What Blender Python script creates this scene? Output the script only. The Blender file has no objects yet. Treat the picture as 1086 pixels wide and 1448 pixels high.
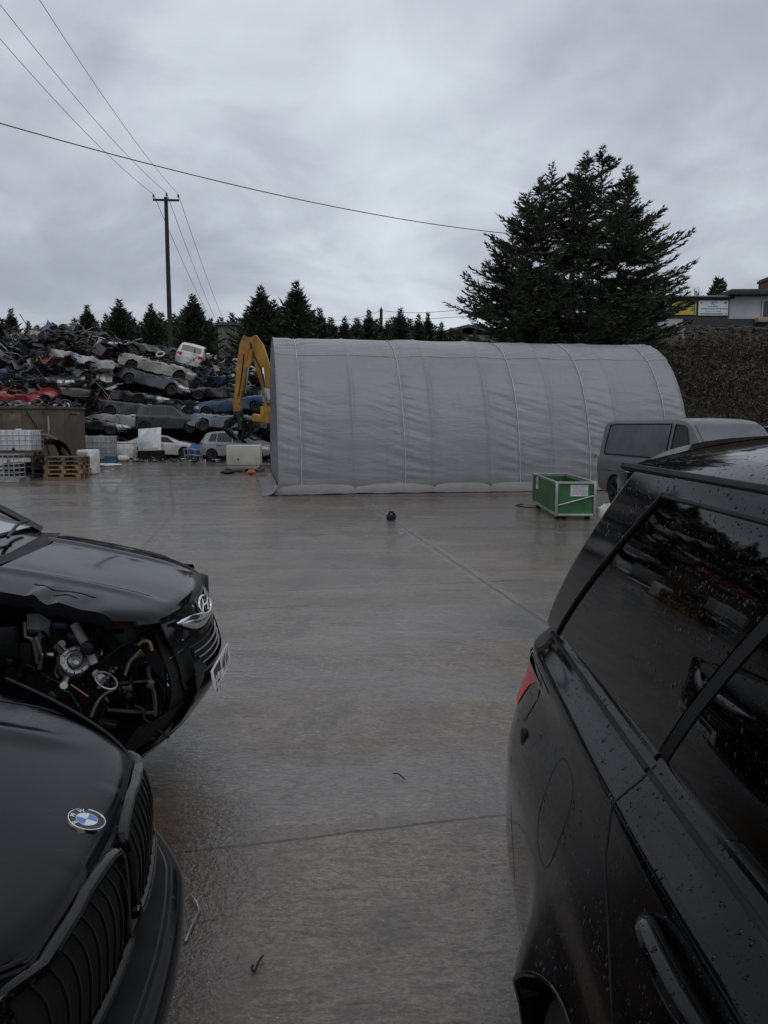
import bpy, bmesh, math, random
from mathutils import Vector, Matrix, noise
R = math.radians
V = Vector
sc = bpy.context.scene
COL = sc.collection
random.seed(7)

# ------------------------------------------------------------------ camera
CAM_H, PITCH, FPX = 1.85, R(6.5), 1088.0
cd = bpy.data.cameras.new('camera')
cam = bpy.data.objects.new('camera', cd)
COL.objects.link(cam)
cam.location = (0, 0, CAM_H)
cam.rotation_euler = (R(90) - PITCH, 0, 0)
cd.sensor_fit = 'HORIZONTAL'
cd.sensor_width = 36.0
cd.lens = 36.0 * FPX / 1086.0
cd.clip_start = 0.05
cd.clip_end = 3000
sc.camera = cam

def ray(px, py):
    """direction of a sight line, used to estimate where things stand in the yard"""
    x = (px - 543) / FPX; y = (724 - py) / FPX
    return V((x, math.cos(PITCH) + y * math.sin(PITCH), -math.sin(PITCH) + y * math.cos(PITCH)))
def atY(px, py, Y):
    d = ray(px, py); return V((0, 0, CAM_H)) + d * (Y / d.y)
def atZ(px, py, z=0.0):
    d = ray(px, py); return V((0, 0, CAM_H)) + d * ((z - CAM_H) / d.z)

# ------------------------------------------------------------------ node helpers
class NT:
    def __init__(s, nt): s.nt = nt; s.n = nt.nodes; s.l = nt.links
    def add(s, t, ins=None, **props):
        nd = s.n.new(t)
        for k, v in props.items(): setattr(nd, k, v)
        for k, v in (ins or {}).items():
            sock = nd.inputs[k]
            if hasattr(v, 'is_output') or isinstance(v, bpy.types.NodeSocket): s.l.new(v, sock)
            else: sock.default_value = v
        return nd
    def math(s, op, a, b=0.0, c=0.0, clamp=False):
        nd = s.n.new('ShaderNodeMath'); nd.operation = op; nd.use_clamp = clamp
        for i, v in enumerate((a, b, c)):
            if isinstance(v, bpy.types.NodeSocket): s.l.new(v, nd.inputs[i])
            else: nd.inputs[i].default_value = v
        return nd.outputs[0]
    def mix(s, f, a, b):
        nd = s.n.new('ShaderNodeMix'); nd.data_type = 'RGBA'
        for i, v in ((0, f), (6, a), (7, b)):
            if isinstance(v, bpy.types.NodeSocket): s.l.new(v, nd.inputs[i])
            else: nd.inputs[i].default_value = (v if i == 0 else (*v[:3], 1))
        return nd.outputs[2]
    def noise(s, vec, scale, detail=3, rough=.55, dist=0):
        nd = s.add('ShaderNodeTexNoise', {'Vector': vec, 'Scale': scale, 'Detail': detail, 'Roughness': rough, 'Distortion': dist})
        return nd.outputs[0]
    def ramp(s, f, a, b, smooth=True):
        nd = s.n.new('ShaderNodeMapRange'); nd.interpolation_type = 'SMOOTHSTEP' if smooth else 'LINEAR'
        s.l.new(f, nd.inputs[0]); nd.inputs[1].default_value = a; nd.inputs[2].default_value = b
        return nd.outputs[0]
    def mapv(s, vec, scale=(1, 1, 1), rot=(0, 0, 0), loc=(0, 0, 0)):
        nd = s.add('ShaderNodeMapping', {'Vector': vec, 'Scale': scale, 'Rotation': rot, 'Location': loc}); return nd.outputs[0]

def newmat(name):
    m = bpy.data.materials.new(name); m.use_nodes = True
    t = NT(m.node_tree); t.n.clear()
    out = t.add('ShaderNodeOutputMaterial'); b = t.add('ShaderNodeBsdfPrincipled')
    t.l.new(b.outputs[0], out.inputs[0])
    tc = t.add('ShaderNodeTexCoord').outputs['Object']
    return m, t, b, tc

def setin(t, b, key, v):
    if isinstance(v, bpy.types.NodeSocket): t.l.new(v, b.inputs[key])
    else: b.inputs[key].default_value = (*v, 1) if isinstance(v, tuple) and len(v) == 3 else v

def mat(name, col, rough=.5, metal=0.0, var=.25, nscale=3.0, dirt=None, dirtamt=.35, bump=0.0, bscale=40.0, coat=0.0, drops=0.0, spec=.5):
    """everyday material: base colour with worn patches, dirt and a fine relief"""
    m, t, b, tc = newmat(name)
    c2 = tuple(max(0, c * (1 - var)) for c in col); c3 = tuple(min(1, c * (1 + var * .6)) for c in col)
    n1 = t.noise(tc, nscale, 5, .6)
    colr = t.mix(t.ramp(n1, .3, .7), c2, c3)
    if dirt:
        n2 = t.noise(tc, nscale * .63, 6, .7, .4)
        msk = t.math('MULTIPLY', t.ramp(n2, .45, .68), dirtamt)
        colr = t.mix(msk, colr, dirt)
    setin(t, b, 'Base Color', colr)
    n3 = t.noise(tc, nscale * 2.7, 4)
    setin(t, b, 'Roughness', t.math('ADD', t.math('MULTIPLY', n3, rough * .5), rough * .75))
    b.inputs['Metallic'].default_value = metal
    b.inputs['Specular IOR Level'].default_value = spec
    if coat:
        b.inputs['Coat Weight'].default_value = coat; b.inputs['Coat Roughness'].default_value = .04
    nrm = None
    if bump:
        nb = t.noise(tc, bscale, 5, .6)
        nrm = t.add('ShaderNodeBump', {'Height': nb, 'Strength': bump, 'Distance': .01}).outputs[0]
    if drops:
        nrm = droplets(t, tc, drops, nrm)
        if coat: t.l.new(nrm, b.inputs['Coat Normal'])
    if nrm: t.l.new(nrm, b.inputs['Normal'])
    return m

def droplets(t, tc, amt, prev=None, upmask=True):
    """rain beads sitting on upward facing surfaces"""
    hs = None
    for scale, rmin in ((52.0, .44), (95.0, .40), (170.0, .36)):
        vo = t.add('ShaderNodeTexVoronoi', {'Vector': tc, 'Scale': scale, 'Randomness': 1.0})
        wn = t.add('ShaderNodeSeparateColor', {0: vo.outputs['Color']})
        rad = t.math('SUBTRACT', t.math('MULTIPLY', wn.outputs[0], .62), .30)
        h = t.math('MAXIMUM', t.math('SUBTRACT', rad, vo.outputs['Distance']), 0)
        h = t.math('POWER', t.math('MULTIPLY', h, 3.0), .5)
        h = t.math('MULTIPLY', h, 40.0 / scale)
        hs = h if hs is None else t.math('MAXIMUM', hs, h)
    if upmask:
        g = t.add('ShaderNodeNewGeometry')
        sp = t.add('ShaderNodeSeparateXYZ', {0: g.outputs['Normal']})
        k = t.ramp(sp.outputs[2], .05, .35)
        hs = t.math('MULTIPLY', hs, k)
    nz = t.ramp(t.noise(tc, 3.1, 2), .28, .5)
    hs = t.math('MULTIPLY', hs, nz)
    ins = {'Height': hs, 'Strength': amt, 'Distance': .006}
    nd = t.add('ShaderNodeBump', ins)
    if prev: t.l.new(prev, nd.inputs['Normal'])
    return nd.outputs[0]

# ------------------------------------------------------------------ mesh builder
class MB:
    def __init__(s): s.v = []; s.f = []; s.m = []; s.mi = 0
    def add(s, vs, fs):
        o = len(s.v); s.v.extend(tuple(v) for v in vs)
        s.f.extend(tuple(i + o for i in f) for f in fs); s.m.extend([s.mi] * len(fs)); return s
    def box(s, c, d, M=None, bev=0.0):
        c = V(c); hx, hy, hz = d[0] / 2, d[1] / 2, d[2] / 2
        if bev:
            b = min(bev, hx * .9, hy * .9, hz * .9)
            bm = bmesh.new(); bmesh.ops.create_cube(bm, size=1.0)
            for v in bm.verts: v.co = V((v.co.x * 2 * hx, v.co.y * 2 * hy, v.co.z * 2 * hz))
            bmesh.ops.bevel(bm, geom=bm.edges[:], offset=b, segments=2, affect='EDGES', profile=.5)
            bm.verts.index_update()
            vs = [v.co.copy() for v in bm.verts]; fs = [[v.index for v in f.verts] for f in bm.faces]; bm.free()
        else:
            vs = [V((x, y, z)) for x in (-hx, hx) for y in (-hy, hy) for z in (-hz, hz)]
            fs = [(0, 1, 3, 2), (4, 6, 7, 5), (0, 4, 5, 1), (2, 3, 7, 6), (0, 2, 6, 4), (1, 5, 7, 3)]
        if M is not None: vs = [M @ v for v in vs]
        return s.add([v + c for v in vs], fs)
    def tube(s, pts, r, n=8, cap=True, flat=1.0):
        pts = [V(p) for p in pts]; m = len(pts)
        rs = r if isinstance(r, (list, tuple)) else [r] * m
        t0 = (pts[1] - pts[0]).normalized()
        up = V((0, 0, 1)) if abs(t0.z) < .9 else V((1, 0, 0))
        a = t0.cross(up).normalized(); vs = []
        for i, p in enumerate(pts):
            t = (pts[min(i + 1, m - 1)] - pts[max(i - 1, 0)]).normalized()
            a = (a - t * a.dot(t)); a = a.normalized() if a.length > 1e-6 else t.orthogonal().normalized()
            b = t.cross(a)
            for k in range(n):
                an = 2 * math.pi * k / n
                vs.append(p + a * (math.cos(an) * rs[i]) + b * (math.sin(an) * rs[i] * flat))
        fs = [(i * n + k, i * n + (k + 1) % n, (i + 1) * n + (k + 1) % n, (i + 1) * n + k) for i in range(m - 1) for k in range(n)]
        if cap: fs += [tuple(range(n - 1, -1, -1)), tuple(range((m - 1) * n, m * n))]
        return s.add(vs, fs)
    def grid(s, P, cu=False, cv=False, flip=False):
        nu, nv = len(P), len(P[0]); vs = [p for row in P for p in row]; fs = []
        for i in range(nu if cu else nu - 1):
            for j in range(nv if cv else nv - 1):
                a, b = i * nv + j, ((i + 1) % nu) * nv + j
                c, d = ((i + 1) % nu) * nv + (j + 1) % nv, i * nv + (j + 1) % nv
                fs.append((a, d, c, b) if flip else (a, b, c, d))
        return s.add(vs, fs)
    def lathe(s, prof, n=32, M=None):
        """prof: (radius, height) pairs turned about z"""
        P = []
        for k in range(n):
            an = 2 * math.pi * k / n
            P.append([V((r * math.cos(an), r * math.sin(an), h)) for r, h in prof])
        if M is not None: P = [[M @ p for p in row] for row in P]
        return s.grid(P, cu=True)
    def prism(s, poly, d0, d1, M=None):
        """poly of (a,b) extruded along third axis; default a->x b->z extruded in y"""
        n = len(poly)
        vs = [V((a, d0, b)) for a, b in poly] + [V((a, d1, b)) for a, b in poly]
        fs = [tuple(range(n)), tuple(range(2 * n - 1, n - 1, -1))] + [(i, i + n, (i + 1) % n + n, (i + 1) % n) for i in range(n)]
        if M is not None: vs = [M @ v for v in vs]
        return s.add(vs, fs)
    def build(s, name, mats, parent=None, sharp=35, off=None, smooth=True, fix=False, merge=0):
        me = bpy.data.meshes.new(name)
        vs = s.v if off is None else [(v[0] - off[0], v[1] - off[1], v[2] - off[2]) for v in s.v]
        me.from_pydata(vs, [], s.f)
        mats = mats if isinstance(mats, (list, tuple)) else [mats]
        for m in mats: me.materials.append(m)
        if len(mats) > 1: me.polygons.foreach_set('material_index', s.m)
        if fix or merge:
            bm = bmesh.new(); bm.from_mesh(me)
            if merge: bmesh.ops.remove_doubles(bm, verts=bm.verts, dist=merge)
            if fix: bmesh.ops.recalc_face_normals(bm, faces=bm.faces)
            bm.to_mesh(me); bm.free()
        me.update()
        if smooth:
            me.shade_smooth()
            if sharp < 180: me.set_sharp_from_angle(angle=R(sharp))
        o = bpy.data.objects.new(name, me); COL.objects.link(o)
        if parent is not None: o.parent = parent
        return o

def tag(o, label=None, cat=None, group=None, kind=None):
    if label: o['label'] = label
    if cat: o['category'] = cat
    if group: o['group'] = group
    if kind: o['kind'] = kind
    return o
def thing(name, label, cat, loc=(0, 0, 0), rot=(0, 0, 0), group=None):
    o = bpy.data.objects.new(name, None); COL.objects.link(o)
    o.location = loc; o.rotation_euler = rot; o.empty_display_size = .2
    return tag(o, label, cat, group)
def copy_tree(o, parent=None):
    c = o.copy(); COL.objects.link(c)
    if parent is not None: c.parent = parent
    for ch in list(o.children): copy_tree(ch, c)
    return c
def boolean_cut(o, cutters):
    """cut the given meshes out of o (applied, the cutters are removed)"""
    for c in cutters:
        md = o.modifiers.new('cut', 'BOOLEAN'); md.object = c; md.operation = 'DIFFERENCE'; md.solver = 'EXACT'
    dg = bpy.context.evaluated_depsgraph_get(); dg.update()
    me = bpy.data.meshes.new_from_object(o.evaluated_get(dg))
    old = o.data; o.modifiers.clear(); o.data = me; nm = old.name
    bpy.data.meshes.remove(old); me.name = nm
    for c in cutters: bpy.data.objects.remove(c)
    return o

def pchip(xs, ys):
    n = len(xs); h = [xs[i + 1] - xs[i] for i in range(n - 1)]; d = [(ys[i + 1] - ys[i]) / h[i] for i in range(n - 1)]
    m = [d[0]] + [0] * (n - 2) + [d[-1]]
    for i in range(1, n - 1):
        if d[i - 1] * d[i] > 0:
            w1 = 2 * h[i] + h[i - 1]; w2 = h[i] + 2 * h[i - 1]
            m[i] = (w1 + w2) / (w1 / d[i - 1] + w2 / d[i])
    def f(x):
        if x <= xs[0]: return ys[0]
        if x >= xs[-1]: return ys[-1]
        i = 0
        while x > xs[i + 1]: i += 1
        t = (x - xs[i]) / h[i]
        return ((1 + 2 * t) * (1 - t) ** 2 * ys[i] + t * (1 - t) ** 2 * h[i] * m[i] + t * t * (3 - 2 * t) * ys[i + 1] + t * t * (t - 1) * h[i] * m[i + 1])
    return f
def lin(xs, ys):
    def f(x):
        if x <= xs[0]: return ys[0]
        for i in range(len(xs) - 1):
            if x <= xs[i + 1]:
                return ys[i] + (ys[i + 1] - ys[i]) * (x - xs[i]) / (xs[i + 1] - xs[i])
        return ys[-1]
    return f
def sstep(a, b, x):
    t = min(1, max(0, (x - a) / (b - a))); return t * t * (3 - 2 * t)
def frange(a, b, n): return [a + (b - a) * i / (n - 1) for i in range(n)]
def nz(x, y=0, z=0): return noise.noise(V((x, y, z)))
def smoothpath(pts, k=6):
    pts = [V(p) for p in pts]; out = []
    for i in range(len(pts) - 1):
        p0, p1, p2, p3 = pts[max(i - 1, 0)], pts[i], pts[i + 1], pts[min(i + 2, len(pts) - 1)]
        for j in range(k):
            t = j / k
            out.append(.5 * ((2 * p1) + (p2 - p0) * t + (2 * p0 - 5 * p1 + 4 * p2 - p3) * t * t + (3 * p1 - p0 - 3 * p2 + p3) * t ** 3))
    out.append(pts[-1]); return out
def axisM(a, b, c):
    """matrix whose columns are the given axes"""
    return Matrix(((a[0], b[0], c[0]), (a[1], b[1], c[1]), (a[2], b[2], c[2])))
# ------------------------------------------------------------------ sky, light, exposure
w = bpy.data.worlds.new('World'); sc.world = w; w.use_nodes = True
t = NT(w.node_tree); t.n.clear()
SUN_EL, SUN_AZ = R(58), R(150)
sky = t.add('ShaderNodeTexSky', sky_type='NISHITA', sun_disc=False, sun_elevation=SUN_EL, sun_rotation=SUN_AZ, air_density=1.0, dust_density=3.0)
g = t.add('ShaderNodeTexCoord').outputs['Generated']
sp = t.add('ShaderNodeSeparateXYZ', {0: g})
den = t.math('ADD', t.math('MAXIMUM', sp.outputs[2], 0.0), .48)
cx = t.math('DIVIDE', sp.outputs[0], den); cy = t.math('DIVIDE', sp.outputs[1], den)
cv = t.add('ShaderNodeCombineXYZ', {0: cx, 1: cy, 2: 0.35}).outputs[0]
n1 = t.noise(t.mapv(cv, (1.0, .85, 1), (0, 0, .5), (3.1, 1.2, 0)), 1.35, 5, .52, .5)
n2 = t.noise(t.mapv(cv, (1.0, 1.2, 1), (0, 0, .3), (9.1, 4.2, 0)), 3.6, 6, .55, .6)
cl = t.math('ADD', t.math('MULTIPLY', n1, .70), t.math('MULTIPLY', n2, .30))
f = t.ramp(cl, .36, .64)
ccol = t.mix(f, (.345, .378, .435), (.70, .755, .83))
zen = t.ramp(sp.outputs[2], -.05, .7)
ccol = t.mix(zen, ccol, t.mix(f, (.395, .43, .49), (.67, .72, .795)))
bg1 = t.add('ShaderNodeBackground', {0: sky.outputs[0], 1: .09})
bg2 = t.add('ShaderNodeBackground', {0: ccol, 1: 1.0})
mx = t.add('ShaderNodeMixShader', {0: .94, 1: bg1.outputs[0], 2: bg2.outputs[0]})
out = t.add('ShaderNodeOutputWorld'); t.l.new(mx.outputs[0], out.inputs[0])
sl = bpy.data.lights.new('sun', 'SUN'); sl.energy = .6; sl.angle = R(45); sl.color = (1.0, .97, .93)
so = bpy.data.objects.new('sun', sl); COL.objects.link(so); so.location = (0, -20, 40)
so.rotation_euler = (R(90) - SUN_EL, 0, R(180) - SUN_AZ)
sc.view_settings.view_transform = 'Standard'; sc.view_settings.look = 'None'; sc.view_settings.exposure = .08; sc.view_settings.gamma = 1
sc.cycles.use_denoising = True
sc.cycles.max_bounces = 8
sc.cycles.transparent_max_bounces = 12

# ------------------------------------------------------------------ wet concrete yard
def ground_material():
    m, t, b, tc = newmat('wet_concrete')
    sp = t.add('ShaderNodeSeparateXYZ', {0: tc})
    wob = t.math('MULTIPLY', t.math('SUBTRACT', t.noise(tc, 1.3, 4), .5), .10)
    X = t.math('ADD', sp.outputs[0], wob); Y = t.math('ADD', sp.outputs[1], wob)
    def line(a, b_, wid, ext0=0.0, ext1=0.0):
        ax, ay = a; dx, dy = b_[0] - ax, b_[1] - ay; L = math.hypot(dx, dy); dx /= L; dy /= L
        px = t.math('SUBTRACT', X, ax); py = t.math('SUBTRACT', Y, ay)
        dist = t.math('ABSOLUTE', t.math('SUBTRACT', t.math('MULTIPLY', px, -dy), t.math('MULTIPLY', py, -dx)))
        al = t.math('ADD', t.math('MULTIPLY', px, dx), t.math('MULTIPLY', py, dy))
        k = t.math('MULTIPLY', t.math('GREATER_THAN', al, -ext0), t.math('LESS_THAN', al, L + ext1))
        return t.math('MULTIPLY', t.math('SUBTRACT', 1.0, t.ramp(dist, wid * .35, wid)), k)
    def gp(px, py): p = atZ(px, py); return (p.x, p.y)
    joints = [line(gp(238, 655), gp(246, 726), .07), line(gp(246, 726), gp(200, 775), .02),
              line(gp(505, 702), gp(770, 880), .035, 0, 3.5), line(gp(430, 834), gp(700, 822), .022, .5, .8),
              line(gp(350, 1195), gp(715, 1152), .013, .9, 1.0), line(gp(100, 727), gp(800, 716), .03, 4, 5),
              line(gp(330, 862), gp(440, 856), .015), line(gp(-100, 684), gp(390, 683), .05, 5, 0)]
    J = joints[0]
    for j in joints[1:]: J = t.math('MAXIMUM', J, j)
    wide = line(gp(350, 1190), gp(715, 1139), .085, .9, 1.0)
    wide2 = line(gp(505, 702), gp(770, 880), .13, 0, 3.5)
    # body colour, with the light and dark of water ripples painted over it
    big = t.noise(tc, .55, 6, .62)
    fine = t.noise(tc, 38, 6, .7)
    c = t.mix(t.ramp(big, .3, .72), (.112, .078, .049), (.255, .200, .146))
    c = t.mix(t.math('MULTIPLY', t.ramp(fine, .38, .70), .62), c, (.048, .040, .034))
    fine2 = t.noise(t.mapv(tc, (.8, 1.5, 1)), 75, 3, .6, 1.0)  # fine pits, plus ripple glints and darks painted as specks
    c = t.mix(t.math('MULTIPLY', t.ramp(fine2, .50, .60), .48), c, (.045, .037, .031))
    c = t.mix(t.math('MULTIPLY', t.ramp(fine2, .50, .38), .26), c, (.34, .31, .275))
    streak = t.noise(t.mapv(tc, (.10, 1.1, 1)), 1.6, 6, .65, .5)
    silt = t.math('MULTIPLY', t.ramp(streak, .48, .62), t.ramp(t.noise(tc, .16, 3), .34, .55))
    far = t.ramp(sp.outputs[1], 8.0, 15.0)
    c = t.mix(t.math('MULTIPLY', silt, t.math('ADD', t.math('MULTIPLY', far, .75), .2)), c, (.075, .046, .028))
    brush = t.noise(t.mapv(tc, (.7, 1.9, 1), (0, 0, .15)), 15.0, 4, .6, 1.6)  # brushed texture that also paints ripple reflections into the colour
    c = t.mix(t.math('MULTIPLY', t.ramp(brush, .50, .62), .50), c, (.040, .030, .023))
    c = t.mix(t.math('MULTIPLY', t.ramp(brush, .48, .36), .28), c, (.33, .29, .245))
    patch = t.noise(tc, 1.7, 5, .65, .6)
    c = t.mix(t.math('MULTIPLY', t.ramp(patch, .50, .64), .40), c, (.062, .046, .034))
    # brown silt lying in front of the two cars
    ax = t.math('ADD', sp.outputs[0], .85); ay = t.math('SUBTRACT', sp.outputs[1], 2.75)
    rr = t.math('ADD', t.math('MULTIPLY', t.math('MULTIPLY', ax, ax), 3.0), t.math('MULTIPLY', t.math('MULTIPLY', ay, ay), .36))
    rr = t.math('ADD', rr, t.math('MULTIPLY', t.noise(tc, 3.0, 4), .5))
    pud = t.math('SUBTRACT', 1.0, t.ramp(rr, .35, .85))
    c = t.mix(t.math('MULTIPLY', pud, .8), c, (.046, .025, .013))
    c = t.mix(t.math('MULTIPLY', wide, .3), c, (.07, .066, .062))
    c = t.mix(t.math('MULTIPLY', wide2, .45), c, (.26, .24, .215))
    J = t.math('MULTIPLY', J, t.ramp(t.noise(tc, 2.3, 5, .7), .22, .50))
    c = t.mix(t.math('MULTIPLY', J, .62), c, (.022, .018, .015))
    # worn white paint near the green crate
    pl = line(gp(705, 729), gp(850, 770), .045)
    pl2 = line(gp(565, 752), gp(612, 775), .05)
    pm = t.math('MULTIPLY', t.math('MAXIMUM', pl, pl2), t.ramp(t.noise(tc, 5, 4, .7), .5, .62))
    c = t.mix(t.math('MULTIPLY', pm, .75), c, (.45, .43, .4))
    # pale grit
    vo = t.add('ShaderNodeTexVoronoi', {'Vector': tc, 'Scale': 15.0})
    cc = t.add('ShaderNodeSeparateColor', {0: vo.outputs['Color']})
    grit = t.math('MULTIPLY', t.math('LESS_THAN', vo.outputs['Distance'], .055), t.math('GREATER_THAN', cc.outputs[0], .72))
    c = t.mix(grit, c, (.42, .40, .37))
    vo2 = t.add('ShaderNodeTexVoronoi', {'Vector': tc, 'Scale': 9.0})
    cc2 = t.add('ShaderNodeSeparateColor', {0: vo2.outputs['Color']})
    bits = t.math('MULTIPLY', t.math('LESS_THAN', vo2.outputs['Distance'], .06), t.math('GREATER_THAN', cc2.outputs[1], .8))
    c = t.mix(bits, c, (.02, .018, .016))
    wetk = t.ramp(t.noise(t.mapv(tc, (.22, .8, 1), (0, 0, .1), (3, 1, 0)), 1.15, 5, .6, .6), .46, .62)
    c = t.mix(t.math('MULTIPLY', wetk, .5), c, (.070, .052, .038))
    # oil and tyre marks
    om = t.math('MULTIPLY', t.ramp(t.noise(t.mapv(tc, (1, .5, 1)), .9, 6, .68, .8), .54, .66), .5)
    c = t.mix(om, c, (.030, .026, .023))
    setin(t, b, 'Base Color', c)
    # damp slab under a film of water: mirror-smooth in the pools, thin and broken between them
    film = t.noise(t.mapv(tc, (.35, 1.0, 1)), .9, 5, .6, .4)
    pool = t.math('MAXIMUM', t.ramp(t.noise(t.mapv(tc, (.22, .8, 1), (0, 0, .1), (3, 1, 0)), 1.15, 5, .6, .6), .44, .60), pud)
    setin(t, b, 'Roughness', t.math('ADD', t.math('MULTIPLY', t.ramp(film, .40, .66), .22), .22))
    b.inputs['IOR'].default_value = 1.45
    rip = t.math('ADD', t.math('MULTIPLY', t.noise(t.mapv(tc, (1.0, 1.7, 1)), 8.0, 2, .5, 1.2), .8), t.math('MULTIPLY', t.noise(t.mapv(tc, (.8, 1.6, 1)), 24.0, 3, .55, 1.6), .55))
    rip2 = t.noise(t.mapv(tc, (.12, 1.3, 1)), 5.0, 3, .55, .6)
    ripw = t.noise(t.mapv(tc, (1.5, 1.0, 1), (0, 0, .6)), 17.0, 2, .5, 1.5)
    grain = t.noise(tc, 110, 3, .6)
    hb = t.math('ADD', t.math('MULTIPLY', grain, .5), t.math('MULTIPLY', fine, .6))
    hb = t.math('ADD', hb, t.math('MULTIPLY', rip2, .9))
    hb = t.math('SUBTRACT', hb, t.math('MULTIPLY', J, 1.2))
    hb = t.math('ADD', hb, t.math('MULTIPLY', grit, .6))
    bp = t.add('ShaderNodeBump', {'Height': hb, 'Strength': .5, 'Distance': .012})
    t.l.new(bp.outputs[0], b.inputs['Normal'])
    hw = t.math('ADD', t.math('MULTIPLY', rip, 1.0), t.math('MULTIPLY', rip2, t.math('ADD', t.math('MULTIPLY', far, 1.0), .4)))
    hw = t.math('ADD', hw, t.math('MULTIPLY', t.math('MULTIPLY', ripw, pud), .8))
    hw = t.math('ADD', hw, t.math('MULTIPLY', t.math('MULTIPLY', fine, t.math('SUBTRACT', 1.0, pool)), .5))
    bw = t.add('ShaderNodeBump', {'Height': hw, 'Strength': .5, 'Distance': .020})
    t.l.new(bw.outputs[0], b.inputs['Coat Normal'])
    setin(t, b, 'Coat Weight', t.math('SUBTRACT', t.math('ADD', t.math('MULTIPLY', pool, .5), .5), t.math('MULTIPLY', J, .4)))
    setin(t, b, 'Coat Roughness', t.math('SUBTRACT', .075, t.math('MULTIPLY', pool, .06)))
    b.inputs['Coat IOR'].default_value = 1.52
    return m
gm = MB()
gm.grid([[V((x, y, 0)) for y in (-400, -40, 0, 30, 80, 1500)] for x in (-900, -60, 0, 60, 900)], flip=False)
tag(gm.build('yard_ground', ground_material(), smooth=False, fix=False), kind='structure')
# ------------------------------------------------------------------ shared materials
M = {}
def blackpaint(name, col, drops, dust=.0, rough=.10, coat=.0, spec=.5):
    m, t, b, tc = newmat(name)
    n = t.noise(tc, 2.2, 5, .6)
    c = t.mix(t.ramp(n, .3, .7), col, tuple(x * 1.7 for x in col))
    if dust:
        n2 = t.noise(tc, 1.1, 6, .7, .5)
        c = t.mix(t.math('MULTIPLY', t.ramp(n2, .45, .75), dust), c, (.05, .043, .036))
    setin(t, b, 'Base Color', c)
    n3 = t.noise(tc, 7, 5, .65)
    setin(t, b, 'Roughness', t.math('ADD', t.math('MULTIPLY', n3, rough), rough * .6))
    b.inputs['IOR'].default_value = 1.5
    b.inputs['Coat Weight'].default_value = coat; b.inputs['Coat Roughness'].default_value = .03
    wav = t.noise(tc, 2.5, 2)
    bp = t.add('ShaderNodeBump', {'Height': wav, 'Strength': .05, 'Distance': .02}).outputs[0]
    if drops: bp = droplets(t, tc, drops, bp)
    b.inputs['Specular IOR Level'].default_value = spec
    t.l.new(bp, b.inputs['Normal']); t.l.new(bp, b.inputs['Coat Normal'])
    return m
M['suv_paint'] = blackpaint('wet_black_paint', (.0025, .0026, .003), .9, .04, .05, spec=.24)
M['bmw_paint'] = blackpaint('dark_graphite_paint', (.0016, .0019, .0032), .12, .05, .14, spec=.20)
M['ix_paint'] = blackpaint('dusty_black_paint', (.0016, .0018, .0022), .10, .08, .08, .0, .30)
M['gloss_black'] = mat('gloss_black_trim', (.004, .004, .0045), .09, var=.3, drops=.6, spec=.35)
M['satin_black'] = mat('satin_black_plastic', (.009, .009, .0095), .42, dirt=(.028, .024, .02), bump=.05, spec=.3)
M['matte_black'] = mat('matte_black_rubber', (.006, .006, .006), .75, bump=.1)
M['void'] = mat('dark_cavity', (.003, .003, .003), .9)
M['tyre'] = mat('tyre_rubber', (.010, .010, .010), .75, dirt=(.035, .03, .025), bump=.2)
M['alloy'] = mat('alloy_rim', (.32, .32, .33), .35, metal=.9, dirt=(.03, .028, .026))
M['steelrim'] = mat('steel_rim', (.05, .05, .052), .5, metal=.6, dirt=(.08, .05, .03))
M['chrome'] = mat('chrome', (.78, .79, .80), .10, metal=1.0, var=.08, dirt=(.3, .3, .3))
M['castalu'] = mat('cast_aluminium', (.42, .42, .42), .42, metal=.85, dirt=(.06, .055, .05), nscale=9, bump=.2)
M['greyplastic'] = mat('pale_grey_plastic', (.42, .42, .43), .45, dirt=(.12, .11, .1))
M['copper'] = mat('copper_pipe', (.32, .15, .07), .4, metal=.6)
M['hosering'] = mat('tan_hose', (.24, .17, .10), .6)
M['redlens'] = mat('red_lens', (.72, .012, .022), .22, coat=.0, var=.25, nscale=30, spec=.25)
M['darkred'] = mat('dark_red_lens', (.16, .008, .010), .12, coat=.8)
M['orangelens'] = mat('orange_lens', (.55, .16, .03), .2, coat=.5)
M['clearlens'] = mat('clear_lamp', (.52, .54, .56), .12, coat=.8, var=.4, nscale=8)
M['carglass'] = mat('dark_car_glass', (.012, .014, .016), .06, coat=.5, var=.4, nscale=1.5)
M['brokenglass'] = mat('empty_window_gap', (.006, .006, .0065), .6)
M['white'] = mat('white_plastic', (.70, .70, .69), .45, dirt=(.25, .23, .2), dirtamt=.5)
M['plate'] = mat('number_plate_white', (.72, .72, .70), .3)
M['plateblack'] = mat('number_plate_black', (.012, .012, .012), .4)
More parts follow.
